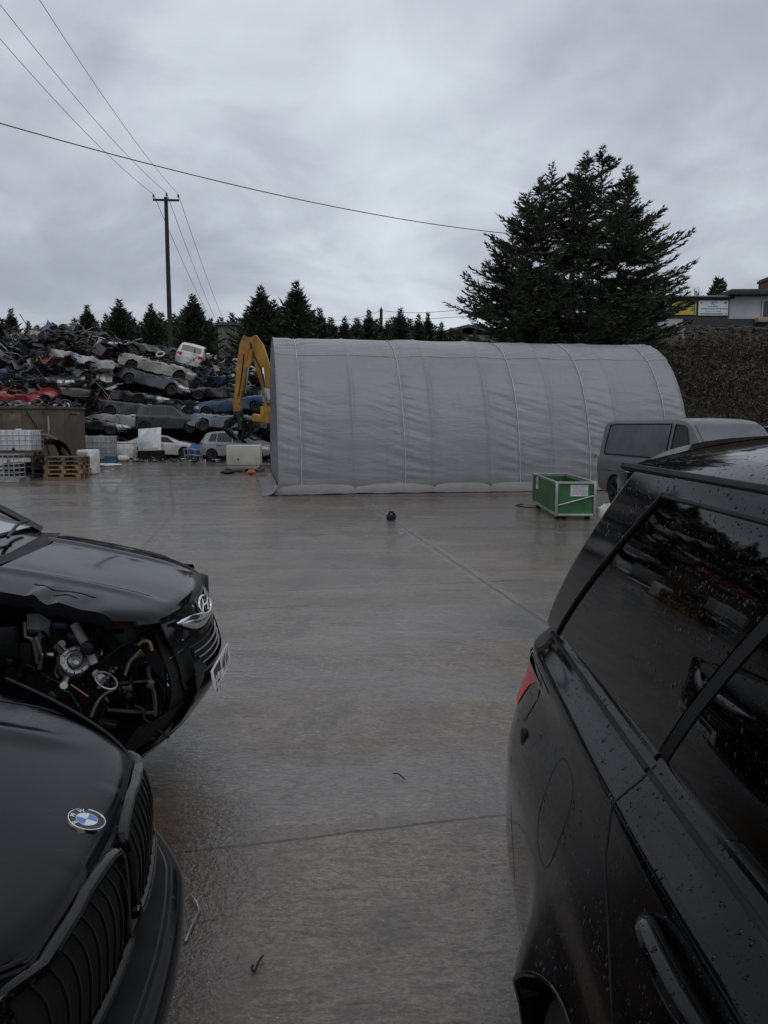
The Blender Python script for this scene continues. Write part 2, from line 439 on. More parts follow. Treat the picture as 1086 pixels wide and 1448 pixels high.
def privacy_glass():
    m, t, b, tc = newmat('wet_privacy_glass')
    b.inputs['Base Color'].default_value = (.004, .0045, .005, 1)
    b.inputs['Roughness'].default_value = .025
    b.inputs['IOR'].default_value = 1.52
    bp = droplets(t, tc, 1.0, None, True)
    t.l.new(bp, b.inputs['Normal'])
    tr = t.add('ShaderNodeBsdfTransparent', {0: (.20, .21, .22, 1)})
    mx = t.add('ShaderNodeMixShader', {0: .55, 1: b.outputs[0], 2: tr.outputs[0]})
    # keep the surface reflection whole: glossy coat added on top of the tint
    b2 = t.add('ShaderNodeBsdfGlossy', {0: (1, 1, 1, 1), 'Roughness': .025, 'Normal': bp})
    fr = t.add('ShaderNodeFresnel', {0: 1.38, 'Normal': bp})
    tint = t.add('ShaderNodeBsdfTransparent', {0: (.055, .058, .06, 1)})
    m2 = t.add('ShaderNodeMixShader', {0: fr.outputs[0], 1: tint.outputs[0], 2: b2.outputs[0]})
    t.l.new(m2.outputs[0], [n for n in t.n if n.bl_idname == 'ShaderNodeOutputMaterial'][0].inputs[0])
    return m
M['privacy'] = privacy_glass()
def clear_glass(name, tint):
    m, t, b, tc = newmat(name)
    gl = t.add('ShaderNodeBsdfGlossy', {0: (1, 1, 1, 1), 'Roughness': .03})
    fr = t.add('ShaderNodeFresnel', {0: 1.55})
    tr = t.add('ShaderNodeBsdfTransparent', {0: (*tint, 1)})
    mx = t.add('ShaderNodeMixShader', {0: fr.outputs[0], 1: tr.outputs[0], 2: gl.outputs[0]})
    t.l.new(mx.outputs[0], [n for n in t.n if n.bl_idname == 'ShaderNodeOutputMaterial'][0].inputs[0])
    return m
M['windscreen'] = clear_glass('windscreen_glass', (.30, .33, .33))
_pc = {}
def carpaint(col, dusty=.35, rough=.28):
    k = (col, dusty)
    if k not in _pc:
        _pc[k] = mat('car_paint_%d' % len(_pc), col, rough, coat=.35, var=.22, nscale=1.4, dirt=(.06, .052, .043), dirtamt=dusty, bump=.08, bscale=4)
    return _pc[k]
# ------------------------------------------------------------------ generic vehicles (van, 4x4, wrecks)
def wheel_mesh(r, wdt, spokes=5):
    """tyre and rim, axis along y, outer face towards -y"""
    ty = MB(); Mx = axisM(V((1, 0, 0)), V((0, 0, 1)), V((0, -1, 0)))
    h = wdt / 2
    ty.lathe([(r * .62, -h * .9), (r * .80, -h), (r * .95, -h * .9), (r, -h * .6), (r, h * .6), (r * .95, h * .9), (r * .80, h), (r * .64, h * .92), (r * .62, h * .7)], 28, Mx)
    rm = MB()
    rm.lathe([(r * .65, h * .85), (r * .60, h * .90), (r * .56, h * .55), (r * .30, h * .3), (0.001, h * .3)], 28, Mx)
    for k in range(spokes):
        a = 2 * math.pi * k / spokes
        d = V((math.cos(a), 0, math.sin(a)))
        rm.tube([d * r * .08 + V((0, -h * .62, 0)), d * r * .35 + V((0, -h * .68, 0)), d * r * .60 + V((0, -h * .80, 0))], [r * .10, r * .075, r * .085], 6, flat=.5)
    rm.lathe([(r * .16, h * .3), (r * .15, h * .72), (.001, h * .76)], 16, Mx)
    return ty, rm

def car_proto(name, S):
    """S: dict(L,W,top,belt,sill,half,tumble,win,wheels,wr,...) front at +x. Returns root with parts (label set by the caller)."""
    L, W = S['L'], S['W']
    top = S['top']; belt = S['belt']; sill = S.get('sill', .24)
    fr = S.get('fr', .28); rr = S.get('rr', .18); tum = S['tumble']; roofh = max(z for x, z in top)
    tf = lin([p[0] for p in top], [p[1] for p in top]); bf = lin([p[0] for p in belt], [p[1] for p in belt])
    def tops(x):
        return sum(tf(x + d) for d in (-.05, -.025, 0, .025, .05)) / 5
    def half(x):
        xf = L / 2 - x; xr = x + L / 2; w = W / 2
        ef = S.get('nf', .30); er = S.get('nr', .22)
        if xf < fr * 2: w -= W * .5 * ef * max(0, 1 - xf / (fr * 2)) ** 2.2
        if xr < rr * 2: w -= W * .5 * er * max(0, 1 - xr / (rr * 2)) ** 2.2
        return w
    def sect(x):
        zt = tops(x); zb = min(bf(x), zt - .015); w = half(x)
        k = min(1, max(0, (zt - zb) / (roofh - bf(0))))
        wt = w - .045 - tum * k
        lo = sill + (.10 * sstep(L / 2 - .5, L / 2, x)) + .12 * sstep(-L / 2 + .5, -L / 2, x)
        zm = lo + (zb - lo) * .5
        r = min(.09, (zt - zb) * .45)
        pts = [(0, lo), (w - .10, lo), (w - .02, lo + .05), (w, zm), (w - .004, zb - .13), (w - .022, zb - .03), (w - .045, zb),
               (wt + (w - .045 - wt) * .5 + .012 * k, zb + (zt - r - zb) * .5), (wt, zt - r), (wt - r * .35, zt - r * .35), (wt - r * 1.2, zt - .012), ((wt) * .45, zt), (0, zt + .012)]
        return pts
    xs = sorted(set([round(x, 4) for x in frange(-L / 2, L / 2, 61)] + [p[0] for p in top]))
    mb = MB(); P = []
    for x in xs:
        s = sect(x)
        ring = [V((x, -y, z)) for y, z in s] + [V((x, y, z)) for y, z in s[-2:0:-1]]
        P.append(ring)
    mb.grid(P, cv=True)
    n = len(P[0]); mb.add(P[0], [tuple(range(n))]); mb.add(P[-1], [tuple(range(n - 1, -1, -1))])
    body = mb.build('body', S['paint'], None, sharp=38, fix=True, merge=.0005)
    wr = S['wr']; cuts = []
    for wx in S['wheels']:
        c = MB(); c.lathe([(.0001, -W), (wr * 1.16, -W), (wr * 1.16, W), (.0001, W)], 40, axisM(V((1, 0, 0)), V((0, 0, 1)), V((0, -1, 0))))
        cu = c.build('cutter', M['void'], fix=True, merge=.0002); cu.location = (wx, 0, wr * 1.0); cuts.append(cu)
    bpy.context.view_layer.update()
    boolean_cut(body, cuts)
    body.data.set_sharp_from_angle(angle=R(38))
    root = thing(name, None, None)
    body.parent = root
    for wx in S['wheels']:
        ar = MB(); ar.box((wx, 0, wr * 1.25), (wr * 2.1, W * .62, wr * 1.5)); ar.build('wheel_housing', M['void'], root, smooth=False)
    # side windows lie on the flank a few millimetres proud
    def side(x, tt, sg):
        s = sect(x); (y0, z0), (y1, z1), (y2, z2) = s[6], s[7], s[8]
        if tt < .5: k = tt * 2; y, z = y0 + (y1 - y0) * k, z0 + (z1 - z0) * k
        else: k = tt * 2 - 1; y, z = y1 + (y2 - y1) * k, z1 + (z2 - z1) * k
        return V((x, sg * (y + .007), z))
    for sg in (-1, 1):
        for (xb0, xb1, xt0, xt1) in S['win']:
            g = MB(); rows = []
            for tt in frange(.08, .97, 9):
                a = xb0 + (xt0 - xb0) * tt; b_ = xb1 + (xt1 - xb1) * tt
                rows.append([side(a + (b_ - a) * q, tt, sg) for q in frange(0, 1, 9)])
            g.grid(rows, flip=sg > 0)
            wo = g.build('side_window', S['glass'], root)
            if S.get('seal'):
                rim_ = [p + V((0, sg * .003, 0)) for p in rows[0] + [r_[-1] for r_ in rows[1:]] + rows[-1][-2::-1] + [r_[0] for r_ in rows[-2::-1]]]
                g = MB(); g.tube(rim_, .014, 6, cap=False); g.build('window_seal', M['matte_black'], wo)
        for (x0, z0, x1, z1) in S.get('seams', []):
            def flank(x, z):
                s = sect(x); f_ = lin([p[1] for p in s[2:9]], [p[0] for p in s[2:9]]); return V((x, sg * (f_(z) - .001), z))
            g = MB(); g.tube([flank(x0 + (x1 - x0) * q, z0 + (z1 - z0) * q) for q in frange(0, 1, 9)], .006, 5)
            g.build('door_seam', M['matte_black'], root)
        for hx, hz in S.get('handles', []):
            s = sect(hx); f_ = lin([p[1] for p in s[2:9]], [p[0] for p in s[2:9]])
            g = MB(); g.box((hx, sg * (f_(hz) + .012), hz), (.18, .03, .03), bev=.01); g.build('door_handle', M['satin_black'], root)
    def onTop(x, v, o): s = sect(x); yt = s[9][0]; return V((x, v * (yt - .03), tops(x) + o - .012 * abs(v) ** 3))
    if S.get('screen'):
        (a, b_) = S['screen']; g = MB()
        g.grid([[onTop(a + (b_ - a) * q, v, .016) for v in frange(-.95, .95, 9)] for q in frange(0, 1, 9)])
        g.build('windscreen', S['glass'], root)
    if S.get('rearscreen'):
        (a, b_) = S['rearscreen']; g = MB()
        g.grid([[onTop(a + (b_ - a) * q, v, .018) for v in frange(-.9, .9, 9)] for q in frange(0, 1, 7)])
        g.build('rear_window', S['glass'], root)
    ty, rm = wheel_mesh(wr, .20, S.get('spokes', 5))
    first = None
    for wx in S['wheels']:
        for sg in (-1, 1):
            if first is None:
                o = ty.build('wheel', M['tyre'], root, sharp=50); q = rm.build('rim', S.get('rim', M['steelrim']), o, sharp=40); first = (o, q)
            else:
                o = first[0].copy(); COL.objects.link(o); o.parent = root
                q = first[1].copy(); COL.objects.link(q); q.parent = o
            o.location = (wx, sg * (W / 2 - .115), wr); o.rotation_euler = (0, 0, 0 if sg < 0 else math.pi)
    for sg in (-1, 1):
        for nm, dims, mt in [x for x in (('headlight', S['hl'], M['clearlens']), ('tail_light', S['tl'], M['redlens'])) if x[1]]:
            xx, zz, dx, dz = dims; g = MB(); rows = []
            for k in frange(0, 1, 6):
                x = xx + dx * k
                s = sect(x); f_ = lin([p[1] for p in s[2:9]], [p[0] for p in s[2:9]])
                rows.append([V((x, sg * (f_(zz - dz / 2 + dz * q) + .008), zz - dz / 2 + dz * q)) for q in frange(0, 1, 5)])
            # wrap round the end of the car
            xe = L / 2 if nm == 'headlight' else -L / 2; sgn = 1 if xe > 0 else -1
            he = half(xe) - .03
            rows.append([V((xe + sgn * .012, sg * (he * .95), p.z)) for p in rows[-1]])
            rows.append([V((xe + sgn * .012, sg * (he * (.62 if nm == 'headlight' else .72)), p.z - .0)) for p in rows[-1]])
            g.grid(rows); g.build(nm, mt, root)
    if not S['hl']: return root
    xe = L / 2 + .006
    g = MB(); g.box((xe, 0, sill + .34), (.03, W * .5, .12), bev=.02); g.box((xe, 0, sill + .14), (.03, W * .56, .08), bev=.02); g.build('grille', M['satin_black'], root)
    return root

HATCH = dict(L=3.95, W=1.70, sill=.22, tumble=.17,
    top=[(-1.975, .62), (-1.95, .92), (-1.90, 1.0), (-1.62, 1.40), (-1.40, 1.47), (-.7, 1.52), (-.1, 1.50), (.28, 1.42), (1.05, 1.0), (1.15, .96), (1.65, .84), (1.90, .70), (1.975, .55)],
    belt=[(-1.975, .96), (-1.2, .95), (.9, .88), (1.3, .82), (1.975, .55)],
    win=[(-1.45, -1.0, -1.28, -.98), (-.95, -.12, -.93, -.16), (-.06, .86, -.10, .42)], seams=[(-.09, .3, -.09, .9), (-.92, .45, -.95, .92), (.86, .35, .86, .86)],
    handles=[(-.80, .80), (.05, .80)],
    screen=(.33, 1.0), rearscreen=(-1.86, -1.62), wheels=(-1.22, 1.24), wr=.30, hl=(1.52, .68, .40, .16), tl=(-1.78, .88, -.17, .15), fr=.30, rr=.25)
SALOON = dict(L=4.45, W=1.74, sill=.20, tumble=.18,
    top=[(-2.225, .60), (-2.2, .92), (-1.70, 1.0), (-1.62, 1.02), (-1.0, 1.36), (-.7, 1.42), (-.1, 1.43), (.32, 1.36), (1.08, .96), (1.2, .93), (1.8, .80), (2.12, .68), (2.225, .5)],
    belt=[(-2.225, .90), (-1.6, .93), (.9, .86), (1.4, .80), (2.225, .5)],
    win=[(-.95, -.08, -.83, -.12), (0.0, .90, -.04, .46)], seams=[(-.04, .3, -.04, .88), (-.85, .45, -.95, .9), (.90, .35, .90, .84)],
    handles=[(-.75, .78), (.1, .78)],
    screen=(.36, 1.04), rearscreen=(-1.58, -1.02), wheels=(-1.35, 1.36), wr=.31, hl=(1.72, .66, .42, .14), tl=(-2.03, .82, -.17, .12), fr=.32, rr=.28)
VAN = dict(seal=1, L=4.89, W=1.90, sill=.26, tumble=.13,
    top=[(-2.445, .9), (-2.43, 1.2), (-2.33, 1.86), (-2.2, 1.93), (-1.8, 1.965), (.6, 1.97), (.95, 1.93), (1.15, 1.84), (1.78, 1.26), (1.88, 1.20), (2.25, 1.02), (2.40, .88), (2.445, .7)],
    belt=[(-2.445, 1.12), (1.4, 1.10), (1.8, 1.04), (2.445, .68)],
    win=[(-2.08, .50, -2.0, .50), (.66, 1.50, .64, 1.02)], seams=[(.59, .4, .59, 1.1), (1.55, .5, 1.55, 1.08), (-.66, .4, -.66, 1.08), (-2.3, .80, .59, .80)],
    handles=[(.72, 1.0), (-.5, 1.0)],
    screen=(1.12, 1.76), rearscreen=None, wheels=(-1.48, 1.52), wr=.34, hl=(1.98, .90, .40, .24), tl=(-2.36, 1.0, -.08, .5), fr=.25, rr=.10, nr=.12)
FOURBY = dict(L=4.7, W=1.85, sill=.32, tumble=.12,
    top=[(-2.35, .7), (-2.33, 1.05), (-2.25, 1.72), (-2.0, 1.80), (-.2, 1.82), (.35, 1.76), (.95, 1.16), (1.1, 1.12), (2.0, 1.02), (2.25, .92), (2.35, .7)],
    belt=[(-2.35, 1.05), (.9, 1.06), (2.35, .72)],
    win=[(-2.0, -1.1, -1.95, -1.1), (-1.02, -.15, -1.02, -.15), (-.07, .80, -.08, .42)], seams=[(-.1, .4, -.1, 1.05), (-1.05, .5, -1.05, 1.05)],
    screen=(.36, .92), rearscreen=None, wheels=(-1.4, 1.42), wr=.37, hl=(1.95, .84, .35, .16), tl=(-2.28, .95, -.06, .3), fr=.22, rr=.10)

def repaint(root, m):
    for ch in root.children:
        if ch.name.startswith('body'): ch.data = ch.data.copy(); ch.data.materials[0] = m

def bake_child_offsets(root): pass
# ------------------------------------------------------------------ black SUV (right, beside the camera)
SX = 1.24                                # centre line; its length runs along y, tail away from the camera
_sb = pchip([.26, .34, .48, .75, .90, .955, 1.03, 1.10, 1.135, 1.150, 1.164, 1.190, 1.214, 1.236], [.84, .885, .905, .908, .888, .872, .848, .831, .823, .816, .800, .770, .748, .726])
_yr = pchip([.26, .40, .60, .85, 1.05, 1.15, 1.236, 1.385, 1.526, 1.67, 1.74], [2.70, 2.80, 2.82, 2.80, 2.77, 2.73, 2.66, 2.49, 2.35, 2.24, 2.16])
_yf = lin([.26, .5, .8, 1.0, 1.236], [-2.05, -2.14, -2.12, -2.0, -1.9])
YW = (1.24, -1.68)
def suv_w(z, Y):
    b = _sb(z)
    fl = 0
    for yw in YW:
        d = abs(Y - yw)
        fl += .070 * math.exp(-(max(0, d - .30) / .13) ** 2) * (1 - sstep(.64, .86, z)) * sstep(.2, .4, z)
    tp = .055 * max(0, (Y - .9) / 1.3) ** 1.6 if Y > .9 else 0
    tp *= (1 - .5 * sstep(1.05, 1.236, z))
    return b + fl - tp
def suv_low(z, u, o=0.0):
    """lower shell; u in 0..1 rounds the rear corner, 1..2 runs down the flank, 2..3 rounds the front. right half (towards the camera)"""
    Lc, Lf = .46, .62; yr, yf = _yr(z), _yf(z)
    n = 3.0
    if u <= 1:
        th = u * math.pi / 2
        Y = yr - Lc * (1 - math.cos(th) ** (2 / n)); w_ = suv_w(z, Y) * math.sin(th) ** (2 / n)
    elif u <= 2:
        Y = (yr - Lc) + (yf + Lf - yr + Lc) * (u - 1); w_ = suv_w(z, Y)
    else:
        th = (3 - u) * math.pi / 2
        Y = yf + Lf * (1 - math.cos(th) ** (2 / 2.6)); w_ = suv_w(z, Y) * math.sin(th) ** (2 / 2.6)
    zz = z - .12 * sstep(-.5, -1.6, Y) * sstep(.8, 1.236, z)
    return w_ + o, Y, zz
def flank(z, Y, o=0.0, sg=-1): return V((SX + sg * (suv_w(z, Y) + o), Y, z))
def suv_green(z, Y, o=0.0, sg=-1):
    t_ = max(0, (z - 1.236) / (1.74 - 1.236)); w_ = .722 - .102 * (t_ ** 1.75)
    return V((SX + sg * (w_ + o), Y, z))
suv = thing('parked_suv', 'wet black SUV with rain beads and dark tinted windows', 'car', (SX, .3, 0))
so_ = suv.location.copy()
us = [i / 14 for i in range(14)] + [1 + i / 60 for i in range(60)] + [2 + i / 12 for i in range(13)]
us = sorted(us); us[0] = 0.0
zs = frange(.26, 1.05, 26) + frange(1.06, 1.236, 24)
mb = MB(); rings = []
for z in zs:
    r_, l_ = [], []
    for u in us:
        w_, Y, zz = suv_low(z, u)
        r_.append(V((SX - w_, Y, zz))); l_.append(V((SX + w_, Y, zz)))
    rings.append(r_ + l_[-2:0:-1])
mb.grid(rings, cv=True)
nU = len(us)
for z, fl_ in ((zs[0], 0), (zs[-1], 1)):
    rows = []
    for u in us:
        w_, Y, zz = suv_low(z, u)
        rows.append([V((SX - w_ + 2 * w_ * q, Y, zz + (.025 * (1 - (2 * q - 1) ** 2) if fl_ else 0))) for q in frange(0, 1, 9)])
    mb.grid(rows, flip=bool(fl_))
body = mb.build('body', M['suv_paint'], None, sharp=50, fix=True, merge=.0008)
cuts = []
for yw in YW:
    c = MB(); c.lathe([(.0001, -1.3), (.41, -1.3), (.41, 1.3), (.0001, 1.3)], 56, axisM(V((0, 1, 0)), V((0, 0, 1)), V((1, 0, 0))))
    cu = c.build('cutter', M['void'], fix=True, merge=.0002); cu.location = (SX, yw, .385); cuts.append(cu)
bpy.context.view_layer.update(); boolean_cut(body, cuts); body.data.set_sharp_from_angle(angle=R(50))
for v in body.data.vertices: v.co -= so_
body.parent = suv
for yw in YW:
    mb = MB(); mb.box((SX, yw, .50), (1.25, .84, .70)); mb.build('wheel_well', M['void'], suv, off=so_, smooth=False)
for sg in (-1, 1):                          # rolled arch lips
    for yw in YW:
        pts = []; mb = MB()
        for k in range(33):
            a = R(-12) + R(204) * k / 32
            Y = yw + .41 * math.cos(a); z = .385 + .41 * math.sin(a)
            pts.append(flank(max(.27, z), Y, -.004, sg))
        mb.tube(pts, .006, 6); mb.build('arch_lip', M['suv_paint'], suv, off=so_)
ty, rm = wheel_mesh(.385, .26, 7)
for yw in YW:
    for sg in (-1, 1):
        o = ty.build('wheel', M['tyre'], suv, sharp=50); o.location = V((SX + sg * .765, yw, .385)) - so_
        o.rotation_euler = (0, 0, -math.pi / 2 if sg < 0 else math.pi / 2)
        rm.build('rim', M['steelrim'], o, sharp=40)
# --- cabin: pillars, glass, roof
def gpatch(mb, c, o, sg=-1, nu=10, nv=10, th=.008):
    """patch on the cabin side; c = (Y,z) corners: bottom rear, bottom front, top front, top rear"""
    P = []
    for i in range(nv):
        q = i / (nv - 1); row = []
        for j in range(nu):
            p = j / (nu - 1)
            a = (c[0][0] + (c[1][0] - c[0][0]) * p, c[0][1] + (c[1][1] - c[0][1]) * p)
            b_ = (c[3][0] + (c[2][0] - c[3][0]) * p, c[3][1] + (c[2][1] - c[3][1]) * p)
            row.append((a[0] + (b_[0] - a[0]) * q, a[1] + (b_[1] - a[1]) * q))
        P.append(row)
    G = [[suv_green(z, Y, o, sg) for Y, z in row] for row in P]
    mb.grid(G, flip=sg < 0)
    edge = [G[0][j] for j in range(nu)] + [G[i][-1] for i in range(1, nv)] + [G[-1][j] for j in range(nu - 2, -1, -1)] + [G[i][0] for i in range(nv - 2, 0, -1)]
    inn = [p - V((sg * th, 0, 0)) for p in edge]
    mb.grid([edge, inn], cv=True)
Z0, Z1, ZB = 1.240, 1.700, 1.742
def lean(Yb, z, k=1.24): return Yb - (z - 1.236) * k
for sg in (-1, 1):
    g = MB(); gpatch(g, [(2.215, Z0), (1.385, Z0), (lean(1.385, Z1, .80), Z1), (lean(2.215, Z1), Z1)], .002, sg, 14, 12); g.build('quarter_window', M['privacy'], suv, off=so_)
    g = MB(); gpatch(g, [(1.335, Z0), (.40, Z0), (.28, Z1), (lean(1.335, Z1, .80), Z1)], .002, sg, 14, 12); g.build('door_window', M['privacy'], suv, off=so_)
    g = MB(); gpatch(g, [(.28, Z0), (-.62, Z0), (-.16, Z1), (.18, Z1)], .002, sg, 14, 12); g.build('door_window', M['privacy'], suv, off=so_)
    g = MB(); gpatch(g, [(2.36, Z0 - .004), (2.235, Z0 - .004), (lean(2.235, ZB), ZB), (1.87, ZB)], .006, sg, 10, 14, .03); g.build('rear_pillar', M['gloss_black'], suv, off=so_)
    g = MB(); gpatch(g, [(1.378, Z0), (1.342, Z0), (lean(1.342, Z1, .80), Z1), (lean(1.378, Z1, .80), Z1)], .003, sg, 4, 12, .04)
    g.build('window_divider', M['matte_black'], suv, off=so_)
    g = MB(); gpatch(g, [(.40, Z0), (.28, Z0), (.18, Z1), (.28, Z1)], .004, sg, 4, 12, .04); g.build('window_divider', M['matte_black'], suv, off=so_)
    g = MB(); gpatch(g, [(lean(2.235, Z1), Z1), (-.14, Z1), (-.02, ZB), (lean(2.235, ZB), ZB)], .008, sg, 24, 5, .03); g.build('roof_side_band', M['suv_paint'], suv, off=so_)
    g = MB(); g.tube([suv_green(1.744, Y, .004, sg) for Y in frange(1.98, -.05, 20)], .010, 6); g.build('gutter', M['matte_black'], suv, off=so_)
    g = MB(); g.tube([suv_green(Z1 - .003, Y, .006, sg) for Y in frange(lean(2.235, Z1), -.1, 14)], .005, 6)
    g.tube([suv_green(z, lean(2.222, z), .006, sg) for z in frange(Z0, Z1, 8)], .0055, 6); g.build('window_seal', M['matte_black'], suv, off=so_)
    g = MB(); gpatch(g, [(-.62, Z0), (-.72, Z0), (-.10, ZB), (-.02, ZB)], .004, sg, 4, 12, .06); g.build('front_pillar', M['suv_paint'], suv, off=so_)
    # belt mouldings with a break at the rear door
    for (a, b_) in ((2.33, 1.375), (1.357, -.6)):
        for nm, zz, rad, mt in (('belt_trim', 1.232, .016, M['gloss_black']), ('belt_seal', 1.207, .010, M['matte_black'])):
            g = MB(); g.tube([V((SX + sg * (suv_w(zz, Y) - .004), Y, zz)) for Y in frange(a, b_, 30)], rad, 8, flat=.62); g.build(nm, mt, suv, off=so_)
# back corner below the glass, roof, tailgate glass
_roofz = lambda Y, v: 1.752 + .088 * (1 - abs(v) ** 2.3) + .010 * (1 - ((Y - .7) / 1.4) ** 2) - .02 * sstep(1.5, 2.2, Y)
g = MB()
g.grid([[V((SX + v * .618, Y, _roofz(Y, v) - (.012 if abs(v) > .99 else 0))) for v in frange(-1, 1, 33)] for Y in frange(-.05, 2.02, 40)], flip=True)
g.build('roof', M['suv_paint'], suv, off=so_)
g = MB()                                    # spoiler, a wedge that overhangs the tailgate glass
top = [[V((SX + v * (.612 - .05 * q ** 2), 1.985 + q * (.24 + .12 * (1 - v * v)), _roofz(2.02, v) + .004 - .012 * q - .045 * q * abs(v) ** 8)) for v in frange(-1, 1, 25)] for q in frange(0, 1, 9)]
bot = [[p + V((0, -.02 * q, -.022 - .085 * (1 - i / 8) - .03 * (abs((j - 12) / 12) ** 6))) for j, p in enumerate(row)] for i, row in enumerate(top) for q in (1,)]
g.grid(top, flip=True); g.grid(bot)
e1 = [r[0] for r in top] + [top[-1][j] for j in range(1, 25)] + [r[-1] for r in top[-2::-1]]
e2 = [r[0] for r in bot] + [bot[-1][j] for j in range(1, 25)] + [r[-1] for r in bot[-2::-1]]
g.grid([e1, e2])
g.build('spoiler', M['suv_paint'], suv, off=so_, fix=True, sharp=50)
def green_corner(z, u, sg=1, o=0.0):
    """rounded back corner of the cabin: u 0 = centre of the tailgate, 1 = where the flat side begins"""
    ys = lin([1.236, 1.742], [2.33, 1.84])(z); s = abs(suv_green(z, 0, 0, 1).x - SX); th = u * math.pi / 2
    L_ = .31 - .05 * (z - 1.236) / .506
    Y = ys + L_ * max(0, math.cos(th)) ** (2 / 2.5); w_ = s * math.sin(th) ** (2 / 2.5)
    return V((SX + sg * (w_ + o), Y + o * math.cos(th), z))
for sg in (-1, 1):
    g = MB(); zz = frange(1.225, 1.735, 16); uu = [0, .1, .2, .3, .4] + frange(.45, 1, 26)
    g.grid([[green_corner(z, u, sg, .003) for u in uu[4:]] for z in zz], flip=sg > 0); g.build('rear_corner', M['suv_paint'], suv, off=so_, sharp=180)
g = MB(); g.grid([[green_corner(z, u, sg, .002) for sg, u in [(-1, x) for x in frange(.42, .03, 10)] + [(1, x) for x in frange(.03, .42, 10)]] for z in frange(1.236, 1.72, 12)])
g.build('tailgate_window', M['privacy'], suv, off=so_)
g = MB()
g.grid([[V((SX + v * (.722 - .10 * q), -.70 + .66 * q - .12 * (1 - v * v), 1.19 + .565 * q)) for v in frange(-1, 1, 17)] for q in frange(0, 1, 10)], flip=True)
g.build('windscreen', M['privacy'], suv, off=so_)
# seats seen through the tinted glass
seatm = mat('grey_leather_seat', (.11, .11, .115), .5, bump=.1)
for (sx, sy) in ((.94, 1.10), (1.54, 1.10), (.92, .1), (1.56, .1)):
    g = MB(); g.box((sx, sy, .78), (.48, .55, .20), bev=.07)
    g.box((sx, sy + .30, 1.10), (.44, .16, .60), Matrix.Rotation(R(-14), 3, 'X'), bev=.07)
    g.box((sx, sy + .385, 1.46), (.30, .11, .19), Matrix.Rotation(R(-14), 3, 'X'), bev=.05)
    g.build('seat', seatm, suv, off=so_)
g = MB(); g.box((SX, .8, .62), (1.40, 3.0, .06)); g.build('cabin_floor', M['void'], suv, off=so_, smooth=False)
# lamps, flap, handle, seams
for sg in (-1, 1):
    g = MB(); rows = []
    for q in frange(0, 1, 10):
        row = []
        for p in frange(0, 1, 14):
            z = .935 + .160 * q
            uend = 1.0 + .075 * (.35 + .0 * q) - (.10 * (1 - q))
            u = .42 + (uend - .42) * p
            w_, Y, zz = suv_low(z, u, .007 * min(1, 6 * min(p, 1 - p) + .2)); row.append(V((SX + sg * w_, Y, zz)))
        rows.append(row)
    g.grid(rows, flip=sg > 0); tl_ = g.build('tail_light', M['redlens'], suv, off=so_)
    g = MB(); rows = []
    for q in frange(0, 1, 4):
        rows.append([V((SX + sg * suv_low(1.098 + .012 * q, .40 + .66 * p, .010)[0], suv_low(1.098 + .012 * q, .40 + .66 * p)[1], 1.098 + .012 * q)) for p in frange(0, 1, 14)])
    g.grid(rows, flip=sg > 0); g.build('lamp_trim', M['gloss_black'], suv, off=so_)
    g = MB()
    for k in range(2): g.tube([V((SX + sg * suv_low(z_, u, -.001)[0], suv_low(z_, u)[1], z_)) for u, z_ in (((1.03, 1.15), (1.035, 1.05), (1.02, .955), (.9, .94), (.6, .94)) if k == 0 else ((1.0, .93), (1.01, .80), (1.03, .66), (1.06, .52)))], .0022, 5)
    g.build('bumper_seam', M['matte_black'], suv, off=so_)
    g = MB(); g.box(flank(.925, 2.19, -.006, sg), (.022, .05, .05), bev=.008); g.build('reflector_recess', M['void'], suv, off=so_)
    hy = [1.10, 1.06, .95, .85, .80]; hz = [1.098, 1.108, 1.112, 1.110, 1.100]; ho = [0, .022, .030, .022, 0]
    g = MB(); g.tube(smoothpath([flank(z, y, o_, sg) for y, z, o_ in zip(hy, hz, ho)], 4), [.010 + .012 * math.sin(math.pi * k / 16) for k in range(17)], 10, flat=.9); g.build('door_handle', M['suv_paint'], suv, off=so_)
    g = MB(); g.tube(smoothpath([flank(z, y, -.0006, sg) for y, z in ((1.366, 1.222), (1.366, 1.205), (1.367, 1.190), (1.368, 1.178), (1.368, 1.166), (1.367, 1.156), (1.366, 1.146), (1.364, 1.13), (1.35, 1.09), (1.32, 1.04), (1.18, .96), (1.0, .82), (.90, .62), (.88, .40))], 4), .0028, 5); g.build('door_seam', M['matte_black'], suv, off=so_)
    g = MB(); g.tube([flank(z, .30, -.0015, sg) for z in frange(1.2, .35, 24)], .0042, 5); g.build('door_seam', M['matte_black'], suv, off=so_)
pts = []
for k in range(40):
    a = 2 * math.pi * k / 40; c_, s_ = math.cos(a), math.sin(a)
    pts.append(flank(.955 + .112 * math.copysign(abs(s_) ** .75, s_), 1.70 + .105 * math.copysign(abs(c_) ** .75, c_), -.0012))
pts.append(pts[0])
g = MB(); g.tube(pts, .0022, 5, cap=False); g.build('fuel_flap_seam', M['matte_black'], suv, off=so_)
